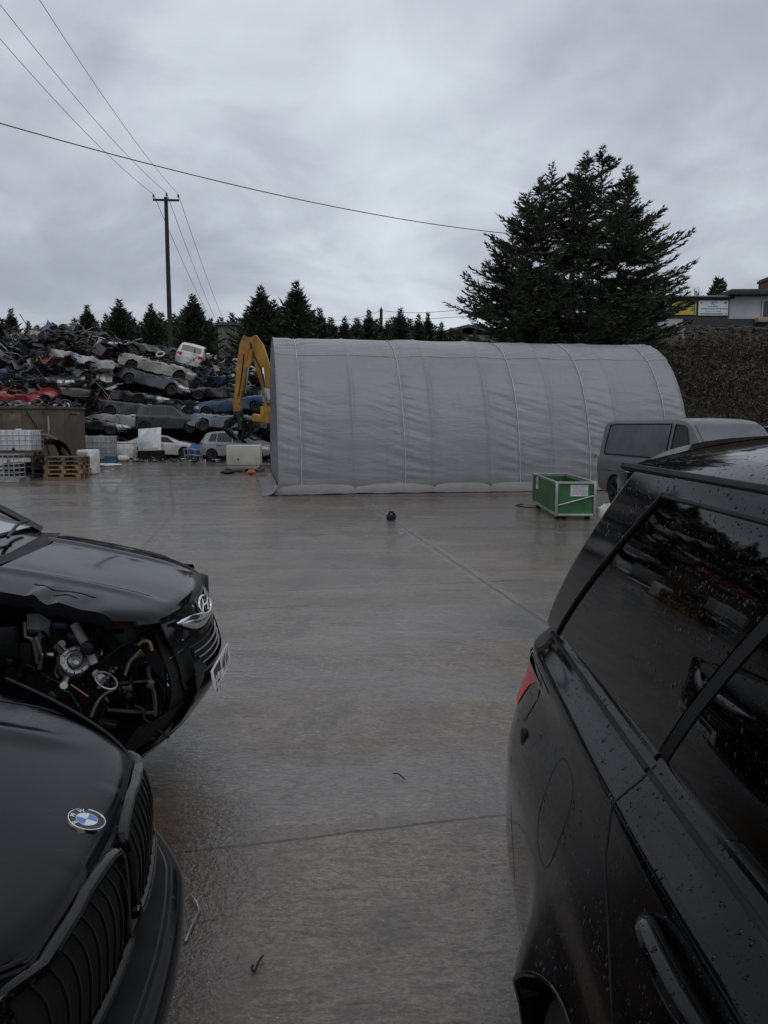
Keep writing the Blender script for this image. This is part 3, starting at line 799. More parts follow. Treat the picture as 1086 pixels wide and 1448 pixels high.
# ------------------------------------------------------------------ graphite saloon, bottom left, nose pointing right
def adopt(root, rest):
    off = rest.location - root.location
    for ch in list(rest.children):
        ch.parent = root; ch.location = ch.location + off
    bpy.data.objects.remove(rest)
BYC = 1.86
bmw = thing('parked_saloon', 'dark graphite saloon with a blue and white round bonnet badge and twin black grilles', 'car', (-1.6, BYC, 0))
bo = bmw.location.copy()
def b_plan(q, k=1.0):
    s_ = max(0, abs(q) - .46); return -.20 * q * q - k * 1.30 * s_ ** 1.35
_bx = pchip([.20, .26, .32, .37, .405, .425, .440, .452, .505, .515, .53, .56, .60, .70, .76, .79, .805], [-.66, -.61, -.575, -.553, -.557, -.572, -.600, -.680, -.690, -.655, -.652, -.660, -.666, -.670, -.680, -.693, -.715])
def b_fas(q, z, o=0.0): return V((_bx(z) + b_plan(q, .25 + .75 * sstep(.40, .80, z)) + o, BYC + q, z + .32 * max(0, abs(q) - .45) * sstep(.6, .8, z)))
qs = frange(-.92, .92, 93)
g = MB(); g.grid([[b_fas(q, z) for q in qs] for z in frange(.20, .442, 20)], flip=True)
g.grid([[b_fas(q, z) for q in qs] for z in frange(.515, .805, 26)], flip=True)
for sg in (-1, 1):
    g.grid([[V((b_fas(sg * .92, z).x * (1 - p) + p * -2.1, BYC + sg * (.92 + .012 * math.sin(p * 3.1)), b_fas(sg * .92, z).z + p * .02)) for p in frange(0, 1, 12)] for z in frange(.20, .805, 20)], flip=sg < 0)
g.build('front_bumper', M['bmw_paint'], bmw, off=bo, sharp=60)
g = MB(); g.grid([[b_fas(q, z, .001) for q in frange(-.62, .62, 61)] for z in frange(.438, .518, 10)], flip=True); g.build('lower_intake', M['void'], bmw, off=bo)
g = MB()
for z in (.466, .492): g.tube([b_fas(q, z, .012) for q in frange(-.6, .6, 40)], .006, 6)
g.build('intake_bar', M['satin_black'], bmw, off=bo)
_bz = pchip([0, .012, .035, .08, .2, .5, .9, 1.25], [.803, .832, .850, .866, .892, .945, .998, 1.030])
def bonnet_front(q): return -.700 + b_plan(q)
def b_bon(q, d):
    xf = bonnet_front(q)
    back = -1.95; x = xf + (back - xf) * d
    dd = (xf - x); de = (bonnet_front(0) - x)
    z = _bz(de) - (.010 + .02 * q * q) * 1.0
    lip = .048 * math.exp(-dd / .035) * min(1, (bonnet_front(0) - xf) / .05 + 0) if abs(q) > .2 else 0
    z -= lip
    z = max(z, .803 + .32 * max(0, abs(q) - .45)) if dd < 1e-4 else z
    a = abs(q)
    z += .012 * math.exp(-((a - (.40 + .10 * de)) / .05) ** 2) * sstep(.1, .35, de) - .018 * sstep(.46, .8, a - .06 * de) * sstep(.0, .4, de)
    z -= .05 * max(0, (a - .80) / .12) ** 2
    return V((x, BYC + q, z))
g = MB()
dl = [0, .008, .016, .028, .042, .06, .085] + frange(.11, 1, 30)
g.grid([[b_bon(q, d) for q in frange(-.90, .90, 91)] for d in dl], flip=True)
g.build('bonnet', M['bmw_paint'], bmw, off=bo, sharp=60)
g = MB()
g.tube([b_fas(q, .806, .006) for q in frange(-.88, .88, 60)], .0055, 5); g.build('bonnet_seam', M['matte_black'], bmw, off=bo)
for sg in (-1, 1):
    g = MB(); g.tube([b_bon(sg * (.70 + .10 * d), d) + V((0, 0, .0005)) for d in frange(.03, 1, 30)], .0035, 5); g.build('bonnet_seam', M['matte_black'], bmw, off=bo)
    # slim headlamp wrapped round the corner
    g = MB(); g.grid([[b_fas(sg * q, z, .006) for q in frange(.58, .88, 16)] for z in frange(.715, .775, 6)], flip=sg > 0); g.build('headlight', mat('smoked_lamp', (.035, .037, .042), .08, coat=.6, var=.5, nscale=14), bmw, off=bo)
SLAT = mat('dull_black_slat', (.004, .004, .0042), .35, spec=.18)
# twin grilles
def kid(sg):
    """outline of one grille in (q,z), rounded"""
    c = [(.040, .778), (.26, .790), (.445, .775), (.470, .735), (.455, .66), (.40, .575), (.36, .548), (.10, .548), (.062, .575), (.040, .70)]
    out = []; n = len(c)
    for i in range(n):
        p0, p1, p2, p3 = c[i - 1], c[i], c[(i + 1) % n], c[(i + 2) % n]
        for k in range(6):
            u = k / 6
            f_ = lambda a, b_, cc, d_: .5 * (2 * b_ + (cc - a) * u + (2 * a - 5 * b_ + 4 * cc - d_) * u * u * .85 + (3 * b_ - a - 3 * cc + d_) * u ** 3 * .85)
            out.append((p1[0] + (p2[0] - p1[0]) * u, p1[1] + (p2[1] - p1[1]) * u) if False else (f_(p0[0], p1[0], p2[0], p3[0]), f_(p0[1], p1[1], p2[1], p3[1])))
    return [(sg * (a if a < .06 else .06 + (a - .06) * 1.16), b_) for a, b_ in out]
for sg in (-1, 1):
    ol = kid(sg); ol.append(ol[0])
    root_ = MB(); root_.tube([b_fas(q, z, .004) for q, z in ol], .0195, 10, cap=False, flat=.8)
    kf = root_.build('grille_frame', M['gloss_black'], bmw, off=bo)
    g = MB(); cq = sum(a for a, b_ in ol) / len(ol); cz = sum(b_ for a, b_ in ol) / len(ol)
    rings = [[b_fas(cq + (q - cq) * k, cz + (z - cz) * k, .005) for q, z in ol] for k in (1, .75, .5, .25, .02)]
    g.grid(rings); g.build('grille_cavity', M['void'], kf)
    bpy.data.objects[kf.children[-1].name].location = -bo
    for k in range(9):
        q = sg * (.078 + .051 * k)
        zz = [z for a, z in ol if abs(a - q) < .03]
        lo, hi = min(zz) + .012, max(zz) - .004
        pts = [b_fas(q + sg * (.010 * sstep(hi - .05, hi, z)), z, .012 + .013 * math.sin((z - lo) / (hi - lo) * 3.14)) for z in frange(lo, hi, 12)]
        g = MB(); g.tube(pts, [.0065] * 11 + [.004], 6, flat=.55); s_ = g.build('grille_slat', SLAT, kf); s_.location = -bo
# round badge on the bonnet
def bq(x, y):   # point and frame on the bonnet centre line
    d = (bonnet_front(0) - x) / (bonnet_front(0) + 1.95); return b_bon(y - BYC, d)
ec = bq(-.757, BYC); up = (bq(-.797, BYC) - bq(-.722, BYC)).normalized(); rt = V((0, 1, 0)); nm = rt.cross(up).normalized()
if nm.z < 0: nm = -nm
EM = axisM(rt, up, nm)
em = Matrix.Translation(ec - bo) @ EM.to_4x4() @ Matrix.Scale(1.15, 4)
g = MB(); g.lathe([(.0001, .0035), (.040, .0035), (.0415, .001), (.0415, -.004)], 48); badge = g.build('bonnet_badge', M['plateblack'], bmw); badge.matrix_local = em
g = MB(); g.lathe([(.0385, .0030), (.0395, .0052), (.0412, .0048), (.042, .001), (.042, -.004)], 56)
g.lathe([(.0225, .003), (.0228, .0045), (.0238, .0045), (.0242, .003)], 48)
g.build('badge_ring', M['chrome'], badge)
blue = mat('badge_blue', (.02, .16, .52), .25, coat=.5, var=.08); silv = mat('badge_white', (.66, .68, .70), .25, coat=.5, var=.08)
for k, mt in enumerate((silv, blue, silv, blue)):
    a0 = math.pi / 2 * k; g = MB()
    pts = [V((0, 0, .0042))] + [V((.0226 * math.cos(a0 + math.pi / 2 * i / 12), .0226 * math.sin(a0 + math.pi / 2 * i / 12), .0042)) for i in range(13)]
    g.add(pts, [tuple(range(len(pts)))]); g.build('badge_quarter', mt, badge)
def letters(txt, size, mt, parent, mw, ext=.0004, name='lettering'):
    cu = bpy.data.curves.new(name, 'FONT'); cu.body = txt; cu.size = size; cu.align_x = 'CENTER'; cu.align_y = 'CENTER'; cu.extrude = ext; cu.offset = size * .012
    tmp = bpy.data.objects.new(name, cu); COL.objects.link(tmp)
    dg = bpy.context.evaluated_depsgraph_get(); dg.update()
    me = bpy.data.meshes.new_from_object(tmp.evaluated_get(dg)); bpy.data.objects.remove(tmp)
    o = bpy.data.objects.new(name, me); COL.objects.link(o); me.materials.clear(); me.materials.append(mt)
    o.parent = parent; o.matrix_local = mw; return o
for ch, an in (('B', 142), ('M', 90), ('W', 38)):
    a = R(an)
    letters(ch, .0165, silv, badge, Matrix.Translation((.0312 * math.cos(a), .0312 * math.sin(a), .0042)) @ Matrix.Rotation(a - math.pi / 2, 4, 'Z'))
# rest of the car behind the bonnet
BREST = dict(L=3.55, W=1.86, sill=.20, tumble=.20, paint=M['bmw_paint'], glass=M['carglass'],
    top=[(-1.775, .62), (-1.75, .98), (-1.25, 1.06), (-.55, 1.38), (-.2, 1.43), (.3, 1.44), (.7, 1.38), (1.55, 1.04), (1.72, 1.01), (1.775, .98)],
    belt=[(-1.775, .95), (1.4, .97), (1.775, .9)], win=[(-.6, .28, -.45, .24), (.36, 1.35, .32, .85)], seams=[(.32, .3, .32, .95), (-.55, .45, -.6, .95)],
    screen=(.74, 1.52), rearscreen=(-1.15, -.58), wheels=(-.98, 1.60), wr=.33, hl=None, tl=(-1.5, .84, -.25, .14), fr=.01, rr=.28, nf=0)
rest = car_proto('rest', BREST); rest.location = (-1.90 - 1.775 + .12, BYC, 0); adopt(bmw, rest)
piv = V((-.70, BYC, 0)); bmw.rotation_euler = (0, 0, R(6)); bmw.location = piv + Matrix.Rotation(R(6), 3, 'Z') @ (bo - piv)
# ------------------------------------------------------------------ crashed black crossover behind it, near front corner torn open
IY = R(4.5); IX0 = V((-.985, 4.05, 0))
ix = thing('crashed_crossover', 'black crossover with its near front corner torn open and engine parts showing', 'car', IX0, (0, 0, IY))
IM = Matrix.Translation(IX0) @ Matrix.Rotation(IY, 4, 'Z'); IMi = IM.inverted()
def loc(px, py, Y): return IMi @ atY(px, py, Y)
_iz = pchip([0, .015, .05, .15, .45, .75, .98], [.950, .975, .995, 1.022, 1.100, 1.165, 1.205])
def i_front(y): return -.01 - .13 * (y / .7) ** 2 - .10 * max(0, (abs(y) - .5) / .2) ** 2
def i_bon(y, d):
    xf = i_front(y); back = -.98 + .20 * (1 - (y / .75) ** 2) - .08
    x = xf + (back - xf) * d; de = -x; dd = xf - x
    z = _iz(max(0, de)) - .045 * (abs(y) / .72) ** 2.2
    a = abs(y)
    z += .016 * math.exp(-((a - .40 - .03 * de) / .035) ** 2) * sstep(.05, .3, de) + .010 * sstep(.40, .46, a) * sstep(.05, .3, de)
    z -= .03 * math.exp(-dd / .03)
    if y < -.25:                      # buckled edge
        k = sstep(-.25, -.72, y)
        k2 = sstep(-.50, -.72, y); z += k * .004 * nz(x * 3.2, y * 2.5, 2.2) + k2 * (.016 * max(0, 1 - abs(x + .60) / .03) - .022 * max(0, 1 - abs(x + .545) / .05) - .012 * max(0, 1 - abs(x + .40) / .09))
    return V((x, y, z))
g = MB(); ys = frange(-.72, .72, 81); dls = [0, .01, .022, .04, .065] + frange(.09, 1, 46)
P = [[i_bon(y, d) for y in ys] for d in dls]
g.grid(P, flip=True)
g.grid([[P[0][j], P[0][j] + V((.004, 0, -.018)), P[0][j] + V((-.02, 0, -.035))] for j in range(len(ys))], flip=False)
g.build('bonnet', M['ix_paint'], ix, sharp=40)
g = MB(); g.grid([[P[i][0], P[i][0] + V((0, -.018, -.02)), P[i][0] + V((0, -.022 + .003 * nz(i * .5), -.050 + .004 * nz(i * .31, 4))), P[i][0] + V((0, .03, -.062 + .003 * nz(i * .3, 7)))] for i in range(len(dls))], flip=False) ; g.build('bonnet_edge', mat('torn_edge', (.004, .004, .0045), .8, spec=.04), ix, sharp=40)
g = MB()    # torn paint and the crack along the near edge
for j0, d0, d1 in ((8, .30, .62), (5, .34, .46)):
    g.tube([i_bon(ys[j0] + .02 * nz(d * 9), d) + V((0, 0, .001)) for d in frange(d0, d1, 14)], [.002 + .003 * abs(nz(k)) for k in range(14)], 5)
g.tube([i_bon(.48 - .5 * (d - .5), d) + V((0, 0, .001)) for d in frange(.50, .60, 8)], .003, 5)
g.build('bonnet_crack', M['matte_black'], ix)
# far wing
def wing(x, k):
    y0 = .735; zb = i_bon(.72, min(1, max(0, (i_front(.72) - x) / (i_front(.72) + .98)))).z - .004
    inset = .32 * max(0, (x + .42) / .42) ** 2.2 if x > -.42 else 0
    pts = [(y0, zb - .006), (y0 + .05, zb - .008), (.84, zb - .035), (.885, zb - .10), (.905, zb - .25), (.905, zb - .45), (.90, .42)]
    y, z = pts[k]; return V((x, y - inset * (.25 + .75 * k / 6), z))
g = MB(); g.grid([[wing(x, k) for k in range(7)] for x in frange(-.16, -1.15, 34)], flip=True); g.build('front_wing', M['ix_paint'], ix, sharp=60)
g = MB(); g.tube([wing(x, 0) + V((0, -.008, 0)) for x in frange(-.2, -1.05, 20)], .006, 5); g.build('bonnet_seam', M['matte_black'], ix)
g = MB(); g.grid([[V((-.02 - .35 * (q - .45) - .4 * max(0, q - .62), q + 0, z - .10 * (q - .45))) for q in frange(.46, .88, 10)] for z in frange(.80, .955, 6)], flip=True); g.build('headlight', M['clearlens'], ix)
# bumper skin
_ib = pchip([.24, .28, .34, .42, .52, .60, .68, .76, .84, .93], [-.20, -.10, -.035, .03, .085, .095, .082, .055, .03, -.005])
def i_bump(y, z, o=0.0):
    a = abs(y)
    return V((_ib(z) - .13 * (a / .6) ** 2 - .75 * max(0, a - .62) ** 1.6 + o, y, z))
def hole(y, z):      # lower grille mouth
    if not (.632 < z < .778): return False
    k = (z - .632) / .146; return (-.27 - .12 * k) < y < (.24 + .12 * k)
ysb = frange(-.46, .88, 135); zsb = frange(.26, .93, 68)
def torn(y, z): # the near corner has been ripped away along a ragged line
    return y < -.40 + .05 * nz(z * 9, 3.3) - .35 * sstep(.40, .27, z) + .05 * sstep(.7, .95, z)
g = MB(); vid = {}
vs = []; fs = []
for i, z in enumerate(zsb):
    for j, y in enumerate(ysb):
        vid[i, j] = len(vs); vs.append(i_bump(y, z))
for i in range(len(zsb) - 1):
    for j in range(len(ysb) - 1):
        yc, zc = (ysb[j] + ysb[j + 1]) / 2, (zsb[i] + zsb[i + 1]) / 2
        if hole(yc, zc) or torn(yc, zc) or (zc > .80 and abs(yc) < .50): continue
        fs.append((vid[i, j], vid[i + 1, j], vid[i + 1, j + 1], vid[i, j + 1]))
g.add(vs, fs)
lip = [(y, .275 + .0 * y) for y in frange(-.80, .85, 40)]
g.grid([[i_bump(y, z, .004) for y in frange(-.80, .86, 60)] for z in (.25, .27, .30, .335)], flip=True)
bump = g.build('front_bumper', M['ix_paint'], ix, sharp=60)
g = MB(); g.grid([[i_bump(y, z, -.05) for y in frange(-.44, .62, 20)] for z in frange(.60, .94, 8)], flip=True); g.build('grille_backing', M['void'], ix)
g = MB(); g.grid([[i_bump(y, z, -.018) for y in frange(-.50, .52, 24)] for z in frange(.80, .945, 8)], flip=True); g.build('upper_grille', M['gloss_black'], ix)
for k in range(4):
    z = .655 + .033 * k; w0 = -.27 - .12 * (z - .632) / .146; w1 = .24 + .12 * (z - .632) / .146
    g = MB(); g.tube([i_bump(y, z - .006 + .010 * (y / .35) ** 2, -.012) for y in frange(w0, w1, 20)], .0065, 8, flat=.6); g.build('grille_slat', M['alloy'] if k < 3 else M['satin_black'], ix)
# chrome wing under the badge
yy = [-.43, -.34, -.22, -.10, 0, .10, .22, .34, .46]; zc = [.898, .876, .852, .838, .834, .838, .855, .885, .925]; hh = [.006, .018, .031, .028, .022, .027, .034, .036, .030]
fz = pchip(yy, zc); fh = pchip(yy, hh)
g = MB(); g.grid([[i_bump(y, fz(y) + fh(y) * s_, .016 - .012 * abs(s_) ** 2) for s_ in (-1.15, -1, -.5, 0, .5, 1, 1.15)] for y in frange(-.43, .46, 50)]); g.build('chrome_grille_bar', M['chrome'], ix)
ec = i_bump(-.005, .890, .004); up = V((-.30, 0, 1)).normalized(); rt = V((0, 1, 0)); nm = rt.cross(up)
nm = nm if nm.x > 0 else -nm
em = Matrix.Translation(ec + V((.004, 0, 0))) @ Matrix.Rotation(R(-16), 4, 'Z') @ axisM(rt, up, nm).to_4x4() @ Matrix.Scale(1.08, 4)
g = MB(); pts = [V((.062 * math.cos(a), .044 * math.sin(a), .004)) for a in frange(0, 2 * math.pi, 41)]
g.tube(pts, .0062, 8, cap=False)
for sx in (-1, 1):
    g.tube(smoothpath([V((sx * .030 - .016, -.030, .004)), V((sx * .026, 0, .006)), V((sx * .028 + .016, .031, .004))], 5), .0058, 7)
g.tube(smoothpath([V((-.030, -.004, .005)), V((0, .002, .008)), V((.030, .006, .005))], 5), [.006] * 5 + [.009] * 1 + [.006] * 5, 7)
bd = g.build('round_badge', M['chrome'], ix); bd.matrix_local = em
g = MB(); pts = [V((0, 0, .001))] + [V((.062 * math.cos(a), .044 * math.sin(a), .001)) for a in frange(0, 2 * math.pi, 40)]
g.add(pts, [tuple(range(len(pts)))]); g.build('badge_plate', M['gloss_black'], bd)
# number plate, partly blacked out
g = MB(); g.box((0, 0, 0), (.52, .118, .008), bev=.003); plate = g.build('number_plate', M['plate'], ix)
plate.matrix_local = Matrix.Translation(i_bump(-.02, .55, .014)) @ Matrix.Rotation(R(-2), 4, 'Z') @ Matrix.Rotation(R(-7), 4, 'Y') @ axisM(V((0, 1, 0)), V((0, 0, 1)), V((1, 0, 0))).to_4x4()
g = MB(); g.grid([[V((-.225, .050, .0046)), V((-.225, .004, .0046))], [V((-.13, .052, .0046)), V((-.13, .010, .0046))], [V((-.03, .052, .0046)), V((-.03, -.006, .0046))]]); g.build('black_tape', M['plateblack'], plate)
for ch, y in (('J', -.20), ('L', -.135), ('I', -.075), ('4', .03), ('W', .105), ('V', .185)):
    letters(ch, .118, M['plateblack'], plate, Matrix.Translation((y, -.004, .0046)), .0002)
# torn engine bay
g = MB()
g.grid([[V((x, -.30 + .04 * nz(x * 3, z * 3), z)) for x in frange(-1.15, -.13 if z > .42 else -.24, 14)] for z in frange(.26, .97, 12)])
g.grid([[i_bump(y, z, -.07) for y in frange(-.50, .6, 20)] for z in frange(.27, .95, 14)])
g.grid([[V((-.98, y, z)) for y in frange(-.90, -.2, 6)] for z in frange(.2, 1.1, 8)])
g.grid([[V((x, y, .22 + .02 * nz(x * 5, y * 5))) for x in frange(-1.0, -.30, 10)] for y in frange(-.62, .3, 6)])
g.grid([[V((-.95 + (i_bump(y, .27).x - .035 + .95) * q, y, .235)) for q in frange(0, 1, 6)] for y in frange(-.80, .60, 24)])
g.grid([[V((i_bump(y, z).x - .05, y, z)) for z in (.235, .36, .50)] for y in frange(-.72, -.30, 10)])
g.build('engine_bay_lining', M['void'], ix, smooth=False)  # near-black sheets stand for the shaded depth of the bay
g = MB()                                    # wheel-house, engine block and battery box with the bay's shade in their near-black colour
g.box((-.60, -.36, .60), (.46, .20, .42), Matrix.Rotation(R(8), 3, 'Y'), bev=.03); g.box((-.34, -.36, .74), (.22, .16, .24), bev=.02); g.box((-.86, -.42, .82), (.16, .16, .2), Matrix.Rotation(R(20), 3, 'Z'), bev=.03)
for k in range(26):
    rnd = random.Random(k); c = V((-.9 + .75 * rnd.random(), -.40 - .12 * rnd.random(), .34 + .54 * rnd.random()))
    g.box(c, (.02 + .07 * rnd.random(), .02 + .04 * rnd.random(), .02 + .06 * rnd.random()), Matrix.Rotation(rnd.random() * 3, 3, 'Y') @ Matrix.Rotation(rnd.random() * 2, 3, 'X'), bev=.008)
g.build('engine_block', mat('oily_black_metal', (.008, .008, .008), .5, bump=.2), ix)
g = MB()                                    # front frame, crash bar and radiator carrier
g.tube([loc(172, 880, 3.62), loc(170, 930, 3.60), loc(178, 1012, 3.60)], .022, 6); g.tube([loc(212, 880, 3.66), loc(205, 905, 3.66)], .014, 6)
g.tube([loc(150, 968, 3.56), loc(200, 964, 3.6), loc(222, 962, 3.62)], .012, 6); g.tube([loc(152, 1004, 3.55), loc(205, 1008, 3.58), loc(228, 1008, 3.6)], .014, 6)
g.tube([loc(180, 935, 3.56), loc(215, 936, 3.58), loc(240, 930, 3.62), loc(258, 918, 3.68)], [.022, .024, .022, .016], 8, flat=.6)
for px in (188, 200, 213): g.tube([loc(px, 968, 3.62), loc(px + 2, 1006, 3.62)], .006, 5)
g.tube([loc(222, 960, 3.60), loc(234, 975, 3.58), loc(232, 995, 3.58), loc(222, 1008, 3.58)], .010, 6)
g.tube([loc(238, 955, 3.62), loc(255, 960, 3.64), loc(262, 975, 3.66)], .013, 6)
g.build('radiator_carrier', M['satin_black'], ix)
g = MB(); g.grid([[loc(150 + 85 * a, 968 + 40 * b_, 3.68) for a in frange(0, 1, 10)] for b_ in frange(0, 1, 6)]); g.build('radiator', M['matte_black'], ix)
g = MB()                                    # alternator
Ma = Matrix.Rotation(R(62), 3, 'X') @ Matrix.Rotation(R(25), 3, 'Y'); c = loc(104, 937, 3.50)
g.lathe([(.001, .060), (.020, .062), (.022, .078), (.034, .074), (.040, .050), (.058, .046), (.060, .060), (.068, .056), (.070, .028), (.062, .022), (.066, .004), (.074, -.004), (.074, -.030), (.060, -.036), (.066, -.052), (.05, -.07), (.001, -.07)], 11, Ma.to_4x4()); g.v = [tuple(V(v) * 1.0 + c + V((.010 * nz(v[0] * 30, v[1] * 30, v[2] * 30), 0, .010 * nz(v[0] * 30, v[2] * 30, 4)))) for v in g.v]
for k in range(10):
    a = k * .628; p = c + Ma @ V((.055 * math.cos(a), .055 * math.sin(a), .055)); g.box(p, (.012, .03, .02), Ma @ Matrix.Rotation(a, 3, 'Z'))
g.tube([c + Ma @ V((.06, .03, .03)), c + Ma @ V((.10, .05, .05))], .018, 8); g.tube([c + Ma @ V((-.06, .04, .03)), c + Ma @ V((-.09, .06, .06))], .016, 8)
for k, (a, l_) in enumerate(((.4, .11), (2.3, .10), (4.4, .12))):
    p = c + Ma @ V((.07 * math.cos(a), .07 * math.sin(a), .02)); q = c + Ma @ V((l_ * math.cos(a), l_ * math.sin(a), .02)); g.tube([p, q], .014, 6); g.tube([q + Ma @ V((0, 0, -.02)), q + Ma @ V((0, 0, .03))], .018, 8)
g.build('alternator', M['castalu'], ix, sharp=25)
clut = [M['satin_black'], mat('oily_grey_metal', (.11, .11, .112), .4, metal=.6, dirt=(.02, .018, .016), dirtamt=.7), M['matte_black'], mat('rubber_grey', (.035, .036, .038), .5)]
rnd = random.Random(21)
for k in range(46):                         # brackets, pipes and loom around the engine
    px = rnd.uniform(40, 225); py = rnd.uniform(892, 1000)
    if px < 95 and py > 950: continue
    p = loc(px, py, rnd.uniform(3.50, 3.60)); p.z = min(p.z, .84); g = MB(); kk = rnd.random(); d = V((rnd.uniform(-1, 1), rnd.uniform(-.4, .4), rnd.uniform(-1, 1))).normalized()
    if kk < .45: g.tube(smoothpath([p, p + d * .06 + V((0, 0, .02)), p + d * .12 + V((rnd.uniform(-.04, .04), 0, rnd.uniform(-.05, .03))), p + d * .18 + V((rnd.uniform(-.06, .06), 0, rnd.uniform(-.08, .02)))], 4), rnd.uniform(.004, .011), 6); nm = 'hose'
    elif kk < .75: g.box(p, (rnd.uniform(.02, .07), rnd.uniform(.01, .03), rnd.uniform(.015, .06)), Matrix.Rotation(rnd.uniform(0, 3), 3, 'Y') @ Matrix.Rotation(rnd.uniform(-.5, .5), 3, 'X'), bev=.005); g.tube([p + V((0, -.02, 0)), p + V((0, -.034, 0))], .006, 6); nm = 'bracket'
    else: g.grid([[p + d * .05 * i + V((0, -.012 * nz(i, j, k), .035 * j + .015 * nz(i * .7, j * .7, k))) for j in range(4)] for i in range(4)]); nm = 'torn_plate'
    g.build(nm, rnd.choices(clut, (40, 22, 20, 18))[0], ix)
g = MB(); g.lathe([(.001, .0), (.030, .0), (.034, .015), (.030, .03), (.012, .034), (.001, .034)], 20, (Matrix.Rotation(R(80), 4, 'X'))); c2 = loc(125, 916, 3.44); g.v = [tuple(V(v) + c2) for v in g.v]; g.build('belt_pulley', M['satin_black'], ix)
g = MB(); g.tube([loc(105, 882, 3.50), loc(113, 897, 3.49), loc(122, 912, 3.48)], [.021, .022, .022], 14); g.build('washer_pipe', M['greyplastic'], ix)
g = MB(); g.tube([loc(128, 926, 3.46), loc(133, 938, 3.46)], [.018, .02], 10); g.tube([loc(134, 951, 3.46), loc(146, 961, 3.44)], [.017, .022], 12); g.build('throttle_body', M['greyplastic'], ix)
g = MB()
ringp = [loc(150, 962, 3.43) + Matrix.Rotation(R(35), 3, 'Y') @ V((.055 * math.cos(a), .01 * math.sin(a), .030 * math.sin(a))) for a in frange(0, 6.283, 24)]
g.tube(ringp, .005, 6, cap=False)
for a in range(7): g.box(loc(140 + 4 * a, 972 - 4.5 * a, 3.42), (.012, .012, .012), bev=.002)
g.build('torn_flange', M['castalu'], ix)
g = MB()                                    # crumpled inner wing bracket and damper
cb = [loc(38, 868, 3.52), loc(56, 868, 3.5), loc(72, 878, 3.48), loc(62, 892, 3.46), loc(42, 896, 3.47)]
g.grid([[cb[0], cb[1], cb[2]], [cb[4] + V((0, -.03, .03)), cb[3] + V((0, -.05, .02)), cb[2] + V((0, -.02, -.02))], [cb[4], cb[3], cb[3] + V((.02, 0, -.02))]])
g.tube([loc(35, 880, 3.46), loc(36, 900, 3.45), loc(50, 905, 3.45)], .007, 5); g.build('torn_bracket', M['greyplastic'], ix, sharp=20)
g = MB()
for a, b_, r_ in (((50, 900), (60, 925), .014), ((57, 895), (52, 930), .010), ((60, 925), (76, 926), .013), ((47, 905), (53, 938), .009), ((62, 926), (56, 945), .012)): g.tube([loc(*a, 3.45), loc(*b_, 3.46)], r_, 7)
g.build('bent_strut', M['castalu'], ix)
g = MB()
for pts in (((62, 905), (75, 885), (95, 876), (125, 873), (155, 878)), ((140, 940), (165, 918), (190, 902), (205, 876)), ((176, 955), (182, 935), (195, 922), (206, 914), (213, 910)), ((118, 968), (100, 975), (88, 955))):
    g.tube(smoothpath([loc(*p, 3.47 + .03 * i) for i, p in enumerate(pts)], 6), .0065, 7)
g.build('hose', M['matte_black'], ix)
g = MB(); g.tube(smoothpath([loc(*p, 3.50) for p in ((196, 912), (202, 907), (211, 908), (215, 920))], 5), .008, 7); g.tube(smoothpath([loc(*p, 3.47) for p in ((177, 955), (183, 938), (192, 927), (199, 919))], 5), .006, 6); g.build('tan_hose', M['hosering'], ix)
g = MB(); g.tube(smoothpath([loc(*p, 3.45) for p in ((84, 922), (82, 936), (78, 950), (82, 958))], 5), .004, 6); g.tube(smoothpath([loc(*p, 3.43) for p in ((100, 968), (112, 976), (125, 985))], 5), .004, 6); g.build('copper_wire', M['copper'], ix)
g = MB(); g.box(loc(82, 884, 3.5), (.09, .03, .03), Matrix.Rotation(R(5), 3, 'Y'), bev=.006); g.build('blue_connector', mat('blue_plastic', (.02, .05, .14), .5), ix)
g = MB(); g.box(loc(240, 932, 3.60), (.012, .01, .02), bev=.002); g.box(loc(258, 905, 3.64), (.01, .01, .01), bev=.002); g.build('metal_clip', M['castalu'], ix)
IREST = dict(L=3.25, W=1.81, sill=.26, tumble=.17, paint=M['ix_paint'], glass=M['carglass'],
    top=[(-1.625, .75), (-1.60, 1.15), (-1.55, 1.25), (-1.25, 1.52), (-.9, 1.60), (-.2, 1.66), (.3, 1.63), (.62, 1.56), (1.50, 1.20), (1.60, 1.17), (1.625, 1.15)],
    belt=[(-1.625, 1.15), (-.6, 1.10), (1.3, 1.06), (1.625, 1.0)], win=[(-1.2, -.5, -1.1, -.55), (-.45, .28, -.48, .22), (.35, 1.28, .30, .80)], seams=[(.31, .35, .31, 1.05), (-.48, .45, -.5, 1.08)],
    handles=[(-.35, .95), (.48, .95)], screen=(.66, 1.44), rearscreen=(-1.52, -1.27), wheels=(-.95, 1.28), wr=.35, hl=None, tl=(-1.40, 1.0, -.2, .2), fr=.01, rr=.28, nf=0)
rest = car_proto('rest', IREST)
misted = mat('rain_misted_glass', (.24, .27, .285), .12, coat=.6, var=.2, nscale=1.0)  # sky brightness in the windscreen put into its pale base colour
for ch in rest.children:
    if ch.name.startswith('windscreen'): ch.data.materials[0] = misted
rest.location = IX0 + V((-.93 - 1.625, 0, 0)); adopt(ix, rest)
g = MB()
g.tube(smoothpath([V((-1.00, -.50, 1.235)), V((-1.06, -.1, 1.26)), V((-1.06, .30, 1.255))], 6), .011, 6); g.tube(smoothpath([V((-1.02, .10, 1.25)), V((-1.10, .45, 1.275)), V((-1.12, .66, 1.27))], 6), .010, 6)
g.build('wiper', M['satin_black'], ix)
g = MB(); g.grid([[V((x - .10 * (abs(y) / .75) ** 2, y, 1.185)) for y in frange(-.74, .74, 16)] for x in (-.86, -.94, -1.02)], flip=False); g.build('scuttle', M['matte_black'], ix)
